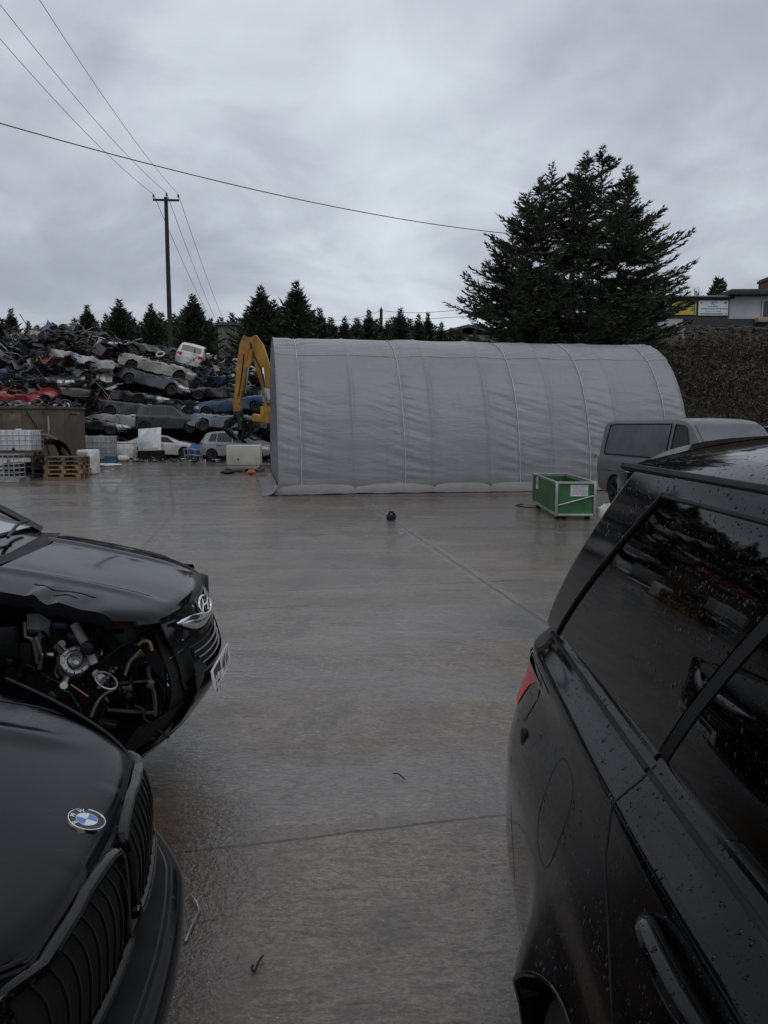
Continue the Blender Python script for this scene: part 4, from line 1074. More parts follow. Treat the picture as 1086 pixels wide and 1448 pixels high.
g = MB(); g.tube(smoothpath([V((-1.08, .755, 1.20)), V((-1.35, .73, 1.36)), V((-1.75, .67, 1.56))], 6), .030, 8, flat=.8); g.build('windscreen_pillar', M['ix_paint'], ix)
g = MB(); g.tube(smoothpath([V((-1.08, -.755, 1.20)), V((-1.35, -.73, 1.36)), V((-1.75, -.67, 1.56))], 6), .030, 8, flat=.8); g.build('windscreen_pillar', M['ix_paint'], ix)
# ------------------------------------------------------------------ polytunnel under grey sheeting
def sheet_material(name, col, trans):
    m, t, b, tc = newmat(name)
    n1 = t.noise(tc, .5, 5, .6)
    c = t.mix(t.ramp(n1, .3, .7), tuple(x * .92 for x in col), col)
    n2 = t.noise(t.mapv(tc, (1.6, 1.0, .25)), 1.7, 6, .65)
    c = t.mix(t.math('MULTIPLY', t.ramp(n2, .5, .75), .30), c, tuple(x * .74 for x in col))
    sp = t.add('ShaderNodeSeparateXYZ', {0: tc})
    # splashed mud near the ground
    low = t.math('MULTIPLY', t.math('SUBTRACT', 1.0, t.ramp(sp.outputs[2], .0, .60)), t.math('MULTIPLY', t.noise(tc, 2.2, 5, .7), 1.0))
    c = t.mix(low, c, (.13, .112, .092))
    # green grime and run-off under the seams
    gr_ = t.math('MULTIPLY', t.ramp(t.noise(t.mapv(tc, (2.6, 1, .14)), 2.4, 5, .65), .54, .74), .28)
    c = t.mix(gr_, c, (.150, .158, .145))
    setin(t, b, 'Base Color', c); b.inputs['Roughness'].default_value = .34
    b.inputs['Specular IOR Level'].default_value = .4
    wr = t.noise(t.mapv(tc, (.55, 1, 3.2)), 2.6, 4, .55, .8); wr2 = t.noise(t.mapv(tc, (.5, 1, 2.4)), 9, 3, .5, .6)
    h = t.math('ADD', wr, t.math('MULTIPLY', wr2, .22))
    bp = t.add('ShaderNodeBump', {'Height': h, 'Strength': .30, 'Distance': .05}); t.l.new(bp.outputs[0], b.inputs['Normal'])
    tr = t.add('ShaderNodeBsdfTranslucent', {0: c, 'Normal': bp.outputs[0]})
    mx = t.add('ShaderNodeMixShader', {0: trans, 1: b.outputs[0], 2: tr.outputs[0]})
    t.l.new(mx.outputs[0], [n for n in t.n if n.bl_idname == 'ShaderNodeOutputMaterial'][0].inputs[0])
    return m
M['sheet'] = sheet_material('grey_polythene', (.268, .272, .286), .10)
M['strap'] = mat('pale_webbing', (.50, .51, .52), .6)
TA = R(10.0); TL = 11.85; HB, HH = 3.45, 4.42
tun = thing('polytunnel', 'long grey plastic sheeted polytunnel with a rounded roof', 'polytunnel', (-2.80, 20.35, 0), (0, 0, TA))
HOOPS = [0.0, 2.05, 4.25, 5.85, 7.75, 9.70, TL]
STRAPS = [.62, 3.45, 6.75, 8.85, 11.25]
def arc(th):      # 0 near base ... pi far base
    c_, s_ = math.cos(th), math.sin(th)
    return HB - HB * math.copysign(abs(c_) ** (2 / 2.25), c_), HH * abs(s_) ** (2 / 2.15)
def tsurf(u, th, disp=True):
    y, z = arc(th)
    y1, z1 = arc(th + .01); ny, nz_ = -(z1 - z), (y1 - y); l = math.hypot(ny, nz_); ny, nz_ = ny / l, nz_ / l
    d = 0
    if disp:
        near = min(abs(u - h) for h in HOOPS)
        a = max(h for h in HOOPS if h <= u + 1e-6); bs = [h for h in HOOPS if h > u + 1e-6]; b_ = bs[0] if bs else a
        if b_ > a: q = (u - a) / (b_ - a); d -= .075 * (1 - (2 * q - 1) ** 2) * (.9 - .68 * math.sin(th) ** 3)
        d += .042 * math.exp(-(near / .036) ** 2) * (1 - .6 * math.sin(th) ** 4)
        ds = min(abs(u - s_) for s_ in STRAPS); sgn = 1 if u > min(STRAPS, key=lambda s_: abs(s_ - u)) else -1
        wgt = math.exp(-(ds / .55)) * (.5 + .5 * sstep(.05, .2, ds))
        d -= .03 * math.exp(-(ds / .10) ** 2)
        arcl = th * 3.9
        fan = arcl + sgn * ds * .35 * math.sin(arcl * .9)
        d += .040 * wgt * (nz(fan * 6.5, u * .8, 1.3) + .6 * nz(fan * 14, u * 1.1, 7.7))
        d += .011 * nz(u * .9, arcl * 3.0, 2.1) + .016 * nz(u * .35, arcl * .8, 9.0)
        d += .012 * math.exp(-min(ds, 2) / 1.1) * nz(u * 1.2 + arcl * .6, arcl * 5.0 - u * .5, 4.4)
    return V((u, y - ny * d * -1 if False else y + ny * d, z + nz_ * d))
g = MB()
ths = frange(.006, math.pi * .56, 250) + frange(math.pi * .57, math.pi - .006, 60)
us_ = frange(0, TL, 260)
g.grid([[tsurf(u, th) for th in ths] for u in us_], flip=False)
g.build('cover_sheet', M['sheet'], tun, sharp=180)
for k, ux in enumerate((0.0, TL)):
    g = MB(); n = 40; rows = []
    half_ = frange(.006, math.pi - .006, 61)
    for q in frange(0, 1, 24):
        row = []
        for th in half_:
            y, z = arc(th); z2 = z * q
            row.append(V((ux + (-1 if k == 0 else 1) * (-.02 + .05 * nz(y * 1.3, z2 * 2.2, k) + .03 * nz(y * 4, z2 * 3, k + 3)) * (1 - q ** 8), y, z2)))
        rows.append(row)
    g.grid(rows, flip=bool(k)); g.build('end_sheet', M['sheet'], tun, sharp=180)
for h in HOOPS:
    g = MB(); g.tube([tsurf(h, th, False) + (V((0, HB, 0)) - V((0, arc(th)[0], arc(th)[1] * .8))).normalized() * .055 + V((.03 if h == 0 else (-.03 if h == TL else 0), 0, 0)) for th in frange(.01, math.pi - .01, 60)], .028, 8); g.build('hoop', M['steelrim'], tun)
for s_ in STRAPS:
    g = MB(); P = []
    for th in frange(.02, math.pi - .02, 90):
        p = tsurf(s_ + .018 * nz(th * 3, s_), th); y, z = arc(th)
        P.append(p + (V((0, y - HB, z)).normalized() * .020))
    g.tube(P, .014, 6, flat=.8); g.build('strap', M['strap'], tun)
g = MB(); g.tube([tsurf(u, 1.02) + V((0, -.012, .01)) for u in us_[::2]], .008, 5); g.build('side_seam', mat('sheet_seam', (.42, .43, .45), .5), tun)
for (u0, u1) in ((-.12, TL + .1),):       # loose skirt lying on the concrete
    g = MB(); rows = []
    for u in frange(u0, u1, 200):
        row = []
        for q in frange(0, 1, 12):
            y = .05 - .36 * q - .12 * q * nz(u * .7, 3); z = .24 * (1 - q) ** 2.2 + .010 + .035 * q * abs(nz(u * 1.1, q * 2.0, 5)) + .020 * abs(nz(u * 3.5, q * 3, 8)) * q
            row.append(V((u, y + .03 * nz(u * 2.3, q * 2), z)))
        rows.append(row)
    g.grid(rows, flip=True); g.build('ground_skirt', M['sheet'], tun, sharp=180)
g = MB(); rows = []
for y in frange(-.45, 6.4, 90):
    rows.append([V((-.02 - .42 * q - .10 * q * nz(y * .8, 7), y, .22 * (1 - q) ** 3 + .010 + .03 * q * abs(nz(y * 1.6, q * 2)))) for q in frange(0, 1, 10)])
g.grid(rows); g.build('ground_skirt', M['sheet'], tun, sharp=180)
# ------------------------------------------------------------------ van and white 4x4
VAN['paint'] = carpaint((.125, .13, .135), .25, .45); VAN['glass'] = mat('grey_van_glass', (.105, .112, .12), .25, coat=.2, var=.3, nscale=1.2)  # van glass in a plain mid grey
van = car_proto('panel_van', VAN); tag(van, 'dull grey panel van parked in front of the polytunnel beside the green crate', 'van')
_sw = [c for c in van.children if c.name.startswith('side_window')]
for c in _sw:
    if max(v.co.x for v in c.data.vertices) > 1.0: c.data.materials[0] = M['carglass']
t_ = R(11.5); hd = V((math.sin(t_), -math.cos(t_), 0))
rearR = atZ(846, 716, 0); rearR = V((5.02, 18.35, 0))
side_ = V((hd.y, -hd.x, 0))            # to the van's right
van.location = rearR + hd * (4.89 / 2) - side_ * (1.90 / 2)
van.rotation_euler = (0, 0, math.atan2(hd.y, hd.x))
for sg in (-1, 1):
    g = MB(); g.box((1.42, sg * 1.03, 1.16), (.10, .20, .26), bev=.03); g.box((1.44, sg * .93, 1.10), (.05, .14, .05)); g.build('wing_mirror', M['satin_black'], van)
g = MB(); g.tube([V((-2.36, -.955, 1.10)), V((-2.36, -.985, 1.16))], .02, 6); g.build('rear_light_cluster', M['orangelens'], van)
FOURBY['paint'] = carpaint((.62, .62, .62), .2); FOURBY['glass'] = M['carglass']
fb = car_proto('offroad_car', FOURBY); tag(fb, 'white off-roader with black roof rails half hidden beyond the grey van', 'car')
fb.location = (13.7, 26.6, 0); fb.rotation_euler = (0, 0, R(195))
g = MB()
for sg in (-1, 1):
    g.tube([V((.1, sg * .62, 1.83)), V((.05, sg * .62, 1.90)), V((-1.9, sg * .62, 1.89)), V((-1.95, sg * .62, 1.82))], .022, 6)
g.build('roof_rail', M['satin_black'], fb)

# ------------------------------------------------------------------ green crate with steel frame
grn = mat('green_panel', (.022, .125, .035), .45, var=.35, nscale=2.5, dirt=(.05, .06, .04), dirtamt=.5, bump=.05)
galv = mat('galvanised_steel', (.40, .40, .39), .45, metal=.7, dirt=(.16, .13, .10))
paper = mat('paper_label', (.66, .68, .70), .6); ink = mat('label_print', (.16, .17, .19), .6)
A = V((3.36, 14.92, 0)); B = V((4.10, 14.96, 0)); C_ = V((3.43, 17.62, 0))
cr = thing('green_crate', 'open green box with a galvanised frame standing on the wet concrete', 'crate', A, (0, 0, 0))
ex = (B - A).normalized(); ey = V((-ex.y, ex.x, 0)); LX, LY, HZ = .74, 2.70, .72
cr.rotation_euler = (0, 0, R(-1.5))
for nm, c, d in (('side_panel', (.02, LY / 2, .40), (.02, LY, .56)), ('side_panel', (LX - .02, LY / 2, .40), (.02, LY, .56)), ('end_panel', (LX / 2, .02, .40), (LX, .02, .56)), ('end_panel', (LX / 2, LY - .02, .40), (LX, .02, .56)), ('base_panel', (LX / 2, LY / 2, .13), (LX - .03, LY - .03, .02))):
    g = MB(); g.box(c, d); g.build(nm, grn, cr)
for x in (0, LX):
    for y in (0, LY):
        g = MB(); g.box((x, y, .40), (.05, .05, .66), bev=.006); g.build('corner_post', galv, cr)
for z in (.095, HZ):
    for c, d in (((LX / 2, 0, z), (LX - .052, .048, .048)), ((LX / 2, LY, z), (LX - .052, .048, .048)), ((0, LY / 2, z), (.048, LY - .052, .048)), ((LX, LY / 2, z), (.048, LY - .052, .048))):
        g = MB(); g.box(c, d, bev=.006); g.build('frame_rail', galv, cr)
g = MB(); g.tube([V((.03, -.012, .28)), V((LX - .03, -.012, .47))], .022, 6, flat=.7); g.build('diagonal_brace', galv, cr)
for x in (.08, LX - .08):
    for y in (.25, LY - .25):
        g = MB(); g.box((x, y, .036), (.09, .16, .07), bev=.01); g.build('foot', M['satin_black'], cr)
g = MB(); g.box((.44, .006, .57), (.34, .004, .22)); lb = g.build('paper_label', paper, cr)
g = MB(); rnd = random.Random(3)
for r_ in range(7):
    x = .30
    while x < .56: wd = .02 + .06 * rnd.random(); g.box((x + wd / 2, .0032, .655 - .026 * r_), (wd, .0016, .008)); x += wd + .012
g.build('label_lines', ink, lb)
g = MB(); g.box((.0075, LY - .45, .55), (.004, .24, .26)); lb = g.build('paper_label', paper, cr)
g = MB(); g.box((.0048, LY - .40, .58), (.0016, .06, .10)); g.box((.0048, LY - .50, .55), (.0016, .06, .06)); g.build('label_lines', ink, lb)
g = MB(); g.tube(smoothpath([V((-.05, 1.9, .03)), V((-.25, 2.1, .025)), V((-.35, 2.5, .02)), V((-.15, 2.75, .02))], 5), .012, 6)
cb = g.build('black_cable', M['matte_black'], None, off=(0, 0, 0)); cb.location = A; tag(cb, 'short black cable lying beside the green crate', 'cable')
bag = MB(); rows = []
for i in range(12):
    th = math.pi * i / 11 * .5 + .0
    rows.append([V((math.cos(a) * .24 * math.sin(th) * (1 + .25 * nz(math.cos(a) * 2, th * 2)), math.sin(a) * .35 * math.sin(th) * (1 + .2 * nz(math.sin(a) * 2, th)), .22 * math.cos(th) * (1 + .3 * nz(a, th * 3)))) for a in frange(0, 6.2832 * 29 / 30, 30)])
bag.grid(rows, cv=True); bg_ = bag.build('white_bag', M['white'], None, fix=True); bg_.location = (4.55, 15.6, .0); tag(bg_, 'small pale plastic bag slumped between the green crate and the van wheel', 'bag')

# ------------------------------------------------------------------ block and pallet in front of the silver hatchback
wood = mat('weathered_wood', (.15, .105, .068), .75, var=.4, nscale=6, dirt=(.05, .04, .03), bump=.3)
wood2 = mat('fresh_pallet_wood', (.30, .19, .10), .7, var=.4, nscale=6, dirt=(.08, .06, .04), bump=.3)
def pallet(name, label, loc_, rz, mt=None, w=1.2, d=1.0, group=None):
    p = thing(name, label, 'pallet', loc_, (0, 0, rz), group)
    for k in range(7):
        g = MB(); g.box((0, -d / 2 + .05 + k * (d - .1) / 6, .133), (w, .095, .022)); g.build('deck_board', mt or wood, p)
    for k in range(3):
        x = -w / 2 + .07 + k * (w - .14) / 2
        for j in range(3): g = MB(); g.box((x, -d / 2 + .07 + j * (d - .14) / 2, .072), (.14, .12, .10)); g.build('block', mt or wood, p)
    for j in range(3): g = MB(); g.box((0, -d / 2 + .07 + j * (d - .14) / 2, .011), (w, .10, .022)); g.build('base_board', mt or wood, p)
    return p
pb = atZ(343, 668, 0)
pallet('pallet', 'dark wet pallet under the cream block', (pb.x, pb.y + .5, 0), R(4), wood, 1.45, 1.0)
cream = mat('cream_fibreglass', (.52, .50, .43), .55, var=.18, nscale=1.2, dirt=(.28, .25, .2), dirtamt=.5, bump=.05)
g = MB(); g.box((0, 0, .53), (1.30, .9, .80), bev=.04); g.box((0, 0, .075), (1.15, .80, .11), bev=.02)
blk = thing('cream_tank', 'cream square block with a grey foot standing on the dark pallet', 'tank', (pb.x, pb.y + .5, .146), (0, 0, R(4)))
m1 = MB(); m1.box((0, 0, .51), (1.30, .9, .78), bev=.04); m1.build('shell', cream, blk)
m1 = MB(); m1.prism([(-.55, 0), (.55, 0), (.64, .118), (-.64, .118)], -.42, .42); m1.build('foot', galv, blk)
m1 = MB(); m1.tube([V((-.20, -.452, .36)), V((-.20, -.465, .36))], .035, 12); m1.build('drain_plug', M['satin_black'], blk)
orng = mat('orange_plastic', (.5, .09, .04), .5)
def lump(name, label, cat, loc_, size, mt, seed, n=1.0):
    """crumpled scrap: a noisy closed lump"""
    g = MB(); rows = []
    for i in range(9):
        th = math.pi * i / 8
        rows.append([V((size[0] * math.sin(th) * math.cos(a) * (1 + .5 * n * nz(math.cos(a) * 1.7 + seed, th * 1.5, math.sin(a) * 1.7)), size[1] * math.sin(th) * math.sin(a) * (1 + .5 * n * nz(math.sin(a) * 2, th * 2 + seed, 1.1)), size[2] * (1 + math.cos(th)) * .5 * (1 + .4 * n * nz(a, th * 2, seed)))) for a in frange(0, 6.2832 * 15 / 16, 16)])
    g.grid(rows, cv=True); o = g.build(name, mt, None, sharp=25, fix=True); o.location = loc_; return tag(o, label, cat)
p = atZ(355, 671, 0); lump('orange_lump', 'crushed orange plastic scrap in front of the cream block', 'scrap', (p.x, p.y, 0), (.16, .14, .16), orng, 3)
p = atZ(322, 670, 0); lump('black_rag', 'black rag lying by the corner of the dark pallet', 'rag', (p.x, p.y, 0), (.28, .2, .14), M['satin_black'], 5)
# black lump of scrap alone in the middle of the yard
p = atZ(553, 736, 0)
sl_ = thing('scrap_lump', 'small black scrap part alone in the middle of the wet yard', 'scrap', p)
g = MB(); g.box((0, 0, .06), (.17, .12, .11), Matrix.Rotation(.4, 3, 'Z'), bev=.03); g.tube(smoothpath([V((-.05, 0, .09)), V((-.02, .01, .16)), V((.05, 0, .14)), V((.08, -.02, .06))], 5), .022, 7); g.box((.06, .03, .09), (.09, .07, .07), Matrix.Rotation(.8, 3, 'Y'), bev=.02)
g.build('casing', M['satin_black'], sl_)
g = MB(); g.tube(smoothpath([V((-.03, -.07, .10)), V((0, -.08, .05)), V((.05, -.07, .02))], 5), .007, 6); g.build('hose', M['matte_black'], sl_)

# loose wires on the slab by the saloon
def wire(name, label, pix, r_, mt, lift=.012):
    g = MB(); P = [atZ(a, b_, 0) for a, b_ in pix]; o_ = P[0].copy()
    g.tube(smoothpath([q - o_ + V((0, 0, lift + .006 * math.sin(i * 2.1))) for i, q in enumerate(P)], 6), r_, 6)
    o = g.build(name, mt); o.location = o_; return tag(o, label, 'wire')
wire('bent_wire', 'bent pale wire lying on the wet slab beside the graphite saloon', ((269, 1269), (276, 1278), (281, 1289), (277, 1301), (270, 1318), (262, 1334)), .0042, M['castalu'])
wire('black_hook', 'thin black hooked wire lying on the concrete in the open lane', ((372, 1356), (366, 1366), (360, 1376), (356, 1374), (359, 1371)), .004, M['matte_black'])
wire('black_strip', 'short black strip on the wet concrete in the middle of the lane', ((556, 1097), (564, 1099), (572, 1104)), .003, M['matte_black'])

# ------------------------------------------------------------------ things stacked along the left
cage = mat('cage_wire', (.42, .43, .44), .45, metal=.6, dirt=(.2, .17, .14)); tankw = mat('translucent_tank', (.60, .63, .66), .35, var=.12, nscale=1.0, dirt=(.35, .33, .30), dirtamt=.4); tankg = mat('grimy_tank', (.36, .37, .38), .45, dirt=(.2, .18, .15))
def ibc(label, loc_, rz, mt, w=1.2, d=1.0, h=1.0, group=None):
    t_ = thing('liquid_container', label, 'container', loc_, (0, 0, rz), group)
    g = MB(); g.box((0, 0, .15 + h / 2), (w - .06, d - .06, h), bev=.08); g.tube([V((0, 0, .15 + h - .01)), V((0, 0, .15 + h + .05))], .10, 16); tk = g.build('tank', mt, t_)
    g = MB()
    for k in range(7):
        x = -w / 2 + k * w / 6
        for y in (-d / 2, d / 2): g.tube([V((x, y, .14)), V((x, y, .16 + h))], .010, 5)
    for k in range(6):
        y = -d / 2 + k * d / 5
        for x in (-w / 2, w / 2): g.tube([V((x, y, .14)), V((x, y, .16 + h))], .010, 5)
    for z in frange(.2, .15 + h, 5):
        q = [V((-w / 2, -d / 2, z)), V((w / 2, -d / 2, z)), V((w / 2, d / 2, z)), V((-w / 2, d / 2, z)), V((-w / 2, -d / 2, z))]
        for a, b_ in zip(q, q[1:]): g.tube([a, b_], .010, 5)
    g.build('wire_cage', cage, t_)
    g = MB()
    for y in (-d / 2 + .06, 0, d / 2 - .06): g.box((0, y, .06), (w, .10, .12))
    g.box((0, 0, .13), (w, d, .02)); g.build('base', wood, t_)
    g = MB(); g.tube([V((.0, -d / 2 - .02, .22)), V((0, -d / 2 + .05, .22))], .05, 12); g.build('valve', M['satin_black'], t_)
    return t_
p = atZ(-22, 681, 0)
ibc('white liquid container in a wire cage resting on the dark crate', (p.x + .3, p.y + 1.9, .78), R(3), tankw, 1.25, 1.0, .72)
crt = thing('stillage', 'dark steel stillage carrying the white liquid container', 'crate', (p.x + .3, p.y + 1.9, 0), (0, 0, R(3)))
g = MB()
for x in (-.62, .62):
    for y in (-.5, .5): g.box((x, y, .39), (.07, .07, .776))
for z in (.1, .4, .74):
    g.box((0, -.5, z), (1.16, .05, .06)); g.box((0, .5, z), (1.16, .05, .06)); g.box((-.62, 0, z), (.05, .92, .06)); g.box((.62, 0, z), (.05, .92, .06))
g.build('frame', M['steelrim'], crt)
g = MB(); g.box((0, 0, .12), (1.15, .9, .04)); g.box((-.1, .1, .34), (.8, .6, .38), bev=.06); g.build('load', M['satin_black'], crt)
cg = thing('empty_cage', 'empty pale wire cage on a low pallet, frontmost on the left edge', 'cage', (p.x + .55, p.y, 0), (0, 0, R(2)))
g = MB()
for k in range(8):
    x = -.6 + k * 1.2 / 7
    for y in (-.4, .4): g.tube([V((x, y, .12)), V((x, y, .88))], .012, 5)
for z in frange(.14, .88, 6):
    q = [V((-.6, -.4, z)), V((.6, -.4, z)), V((.6, .4, z)), V((-.6, .4, z)), V((-.6, -.4, z))]
    for a, b_ in zip(q, q[1:]): g.tube([a, b_], .012, 5)
g.build('wire_frame', cage, cg)
g = MB()
for y in (-.36, .36): g.box((0, y, .06), (1.5, .1, .10))
for x in (-.6, 0, .6): g.box((x, 0, .115), (.1, .9, .02))
g.build('base', galv, cg)
# heap of black car trim between the container and the pallets
p = atZ(63, 672, 0)
def bumper_shell(name, label, loc_, rot, mt, w=1.6, h=.5, dp=.45):
    g = MB(); rows = []
    for q in frange(-1, 1, 25):
        rows.append([V((q * w / 2, dp * (1 - abs(q) ** 3) + .05 * math.sin(s_ * 3.1) + .02 * nz(q * 3, s_ * 3), (s_ - .5) * h * (1 - .2 * abs(q) ** 4))) for s_ in frange(0, 1, 9)])
    g.grid(rows); rows2 = [[p_ * 1.0 + V((0, -.02, 0)) for p_ in r_] for r_ in rows]; g.grid(rows2, flip=True)
    o = g.build(name, mt); o.location = loc_; o.rotation_euler = rot; return tag(o, label, 'car part')
bumper_shell('plastic_bumper', 'black plastic bumper arched over the trim beside the pallet stack', (p.x + .2, p.y + .2, .55), (R(70), R(10), R(20)), M['satin_black'], 1.5, .6, .7)
bumper_shell('plastic_bumper', 'black bumper standing on end behind the arched one', (p.x - .1, p.y + .8, .85), (R(85), R(60), R(-10)), M['satin_black'], 1.5, .5, .4)
bumper_shell('plastic_bumper', 'black bumper lying flat on the ground by the wire cage', (p.x - .5, p.y - .1, .22), (R(10), R(4), R(40)), M['satin_black'], 1.5, .4, .35)
bl = mat('faded_blue_plastic', (.06, .14, .26), .4, dirt=(.1, .1, .1))
g = MB(); rows = []
for q in frange(0, 1, 14): rows.append([V((.24 * (s_ - .5) * (1 - .3 * q), .10 * math.sin(q * 2.6) + .03 * math.cos(s_ * 3), 1.0 * q)) for s_ in frange(0, 1, 6)])
g.grid(rows); g.grid([[a + V((0, .03, 0)) for a in r_] for r_ in rows], flip=True); o = g.build('curved_bodywork', bl); o.location = (p.x - .45, p.y + .6, .75); o.rotation_euler = (R(-8), R(-22), R(20)); tag(o, 'faded blue curved panel leaning on the black trim', 'car part')
for k in range(7):
    lump('trim_scrap', ['torn black trim under the blue panel', 'crumpled black liner by the pallet stack', 'black plastic lump behind the wire cage', 'dark torn carpet in front of the black trim', 'black airbox on the ground by the pallets', 'grey torn plastic under the arched bumper', 'black undertray leaning behind the pallets'][k], 'scrap', (p.x - .5 + .22 * k, p.y + .1 + .25 * (k % 3), .02), (.32, .3, .35 + .25 * (k % 2)), M['satin_black'] if k % 3 else M['matte_black'], k * 3.3)
# pallets
p = atZ(86, 676, 0); names = ['bottom', 'second', 'third', 'fourth', 'top']
for k in range(5):
    pallet('pallet', ['lowest pallet of the leaning brown stack on the left', 'second pallet up in the brown stack', 'middle pallet of the brown stack', 'fourth pallet up in the brown stack, darker than those below', 'topmost pallet of the brown stack, weathered dark'][k], (p.x + .03 * (k % 2), p.y + .5 + .03 * k, .145 * k), R(3 + [0, 4, -2, 3, 1][k]), wood2 if k < 3 else wood, 1.25, 1.0, 'stack of wooden pallets')
# rusty steel container behind
rust = mat('rusty_brown_steel', (.085, .068, .048), .7, var=.4, nscale=.8, dirt=(.14, .085, .05), dirtamt=.5, bump=.15)
pe = atZ(127, 653, 0); Yc_ = 33.2; Xr = (127 - 543) / FPX * Yc_ * .995
ct = thing('steel_container', 'rusty brown steel scrap container below the heap', 'container', (Xr - 4.75, Yc_ + 1.2, 0), (0, 0, R(2)))
def cbox(nm, c, d, mt=rust, parent=ct): g = MB(); g.box(c, d, bev=.01); return g.build(nm, mt, parent)
cbox('front_wall', (0, -1.2, 1.30), (7.2, .06, 2.45)); cbox('back_wall', (0, 1.2, 1.30), (7.2, .06, 2.45)); cbox('end_wall', (3.6, 0, 1.30), (.06, 2.33, 2.45)); cbox('end_wall', (-3.6, 0, 1.30), (.06, 2.33, 2.45)); cbox('floor_plate', (0, 0, .10), (7.1, 2.33, .06))
cbox('top_rim', (0, -1.215, 2.56), (7.32, .14, .10)); cbox('top_rim', (0, 1.215, 2.56), (7.32, .14, .10)); cbox('top_rim', (3.62, 0, 2.56), (.12, 2.28, .10))
cbox('patch_plate', (1.4, -1.24, 1.95), (.80, .02, .72), mat('worn_brown_plate', (.13, .105, .075), .7, dirt=(.07, .05, .04)))
for x in (-2.6, -1.2, .2, 2.3): cbox('rib', (x, -1.25, 1.28), (.09, .05, 2.30))
g = MB(); g.tube(smoothpath([V((2.0, -1.25, 2.45)), V((2.35, -1.32, 1.9)), V((2.75, -1.35, 1.2)), V((2.95, -1.33, .5))], 6), .025, 6); hs = g.build('black_hose', M['matte_black'], ct)
g = MB(); g.tube([V((2.95, -1.27, 2.2)), V((2.95, -1.27, 1.6))], .05, 8); g.tube([V((2.95, -1.30, 1.6)), V((2.85, -1.30, 1.0))], .03, 8); g.build('hook_post', galv, ct)
redp = mat('faded_red_paint', (.34, .045, .035), .5, dirt=(.1, .05, .04))
p = atZ(117, 648, 0); g = MB(); g.lathe([(.001, 0), (.17, 0), (.17, 1.05), (.15, 1.12), (.05, 1.2), (.05, 1.28), (.001, 1.28)], 18); o = g.build('gas_bottle', redp, None, fix=True); o.location = (p.x - .05, 35.8, 0); tag(o, 'tall faded red gas bottle beside the end of the container', 'gas bottle')
# white goods
p = atZ(122, 671, 0)
wg = thing('broken_washer', 'dirty white broken appliance standing right of the pallet stack', 'appliance', (p.x, p.y + .3, 0), (0, 0, R(-8)))
m1 = MB(); m1.box((0, 0, .46), (.62, .58, .90), bev=.05); m1.build('casing', M['white'], wg)
m1 = MB(); m1.box((-.1, -.30, .78), (.42, .03, .12), bev=.01); m1.build('panel', M['greyplastic'], wg); m1 = MB(); m1.box((0, -.30, .1), (.5, .02, .10), bev=.01); m1.build('panel', M['greyplastic'], wg)
m1 = MB(); m1.tube([V((.18, -.292, .6)), V((.18, -.300, .6))], .035, 10); m1.tube([V((.16, -.292, .33)), V((.16, -.300, .33))], .05, 10); m1.tube([V((.22, -.292, .2)), V((.22, -.300, .2))], .03, 10); m1.build('hole', M['void'], wg)
p = atZ(95, 655, 0); g = MB(); g.box((0, 0, .42), (1.2, .6, .8), bev=.06); o = g.build('white_tank', M['white']); o.location = (p.x + .15, 31.2, 0); tag(o, 'white plastic tank half hidden behind the pallet stack', 'tank')
p = atZ(138, 654, 0); ibc('grimy grey liquid container in a wire cage beside the chest freezer', (p.x, p.y + .6, 0), R(-3), tankg, 1.30, 1.0, 1.12)
p = atZ(173, 651, 0)
fz_ = thing('chest_freezer', 'white chest freezer on the ground in front of the scrap heap', 'freezer', (p.x, p.y + .4, 0), (0, 0, R(-3)))
m1 = MB(); m1.box((0, 0, .46), (1.10, .65, .80), bev=.03); m1.build('casing', M['white'], fz_); m1 = MB(); m1.box((0, 0, .905), (1.13, .68, .08), bev=.03); m1.build('lid', M['white'], fz_)
m1 = MB()
for x in (-.45, .45): m1.box((x, 0, .03), (.08, .5, .06))
m1.build('foot', M['satin_black'], fz_)
p = atZ(157, 656, 0); bx = thing('blue_box', 'blue plastic box in front of the grimy container', 'box', (p.x, p.y, 0), (0, 0, R(6)))
m1 = MB(); m1.prism([(-.22, 0), (.22, 0), (.26, .34), (-.26, .34)], -.2, .2); m1.build('tub', mat('blue_tub', (.035, .115, .20), .4), bx); m1 = MB(); m1.box((0, 0, .36), (.56, .46, .04), bev=.01); m1.build('lid', mat('blue_lid', (.05, .15, .25), .4), bx)
p = atZ(170, 653, 0); g = MB(); g.tube([V((-.2, 0, .16)), V((.22, .05, .16))], .15, 16); g.tube([V((.22, .05, .16)), V((.30, .06, .16))], .07, 12); o = g.build('white_drum', M['white']); o.location = (p.x + .1, p.y + .1, 0); tag(o, 'small white drum lying beside the blue box', 'drum')
p = atZ(146, 659, 0)
for k, (dx, dy, lab) in enumerate(((-.3, 0, 'crumpled white sheet on the ground before the grimy container'), (.35, -.2, 'flat white scrap beside the blue box'))): lump('white_scrap', lab, 'scrap', (p.x + dx, p.y + dy, 0), (.45, .25, .12), M['white'], 2.2 + k, 1.3)
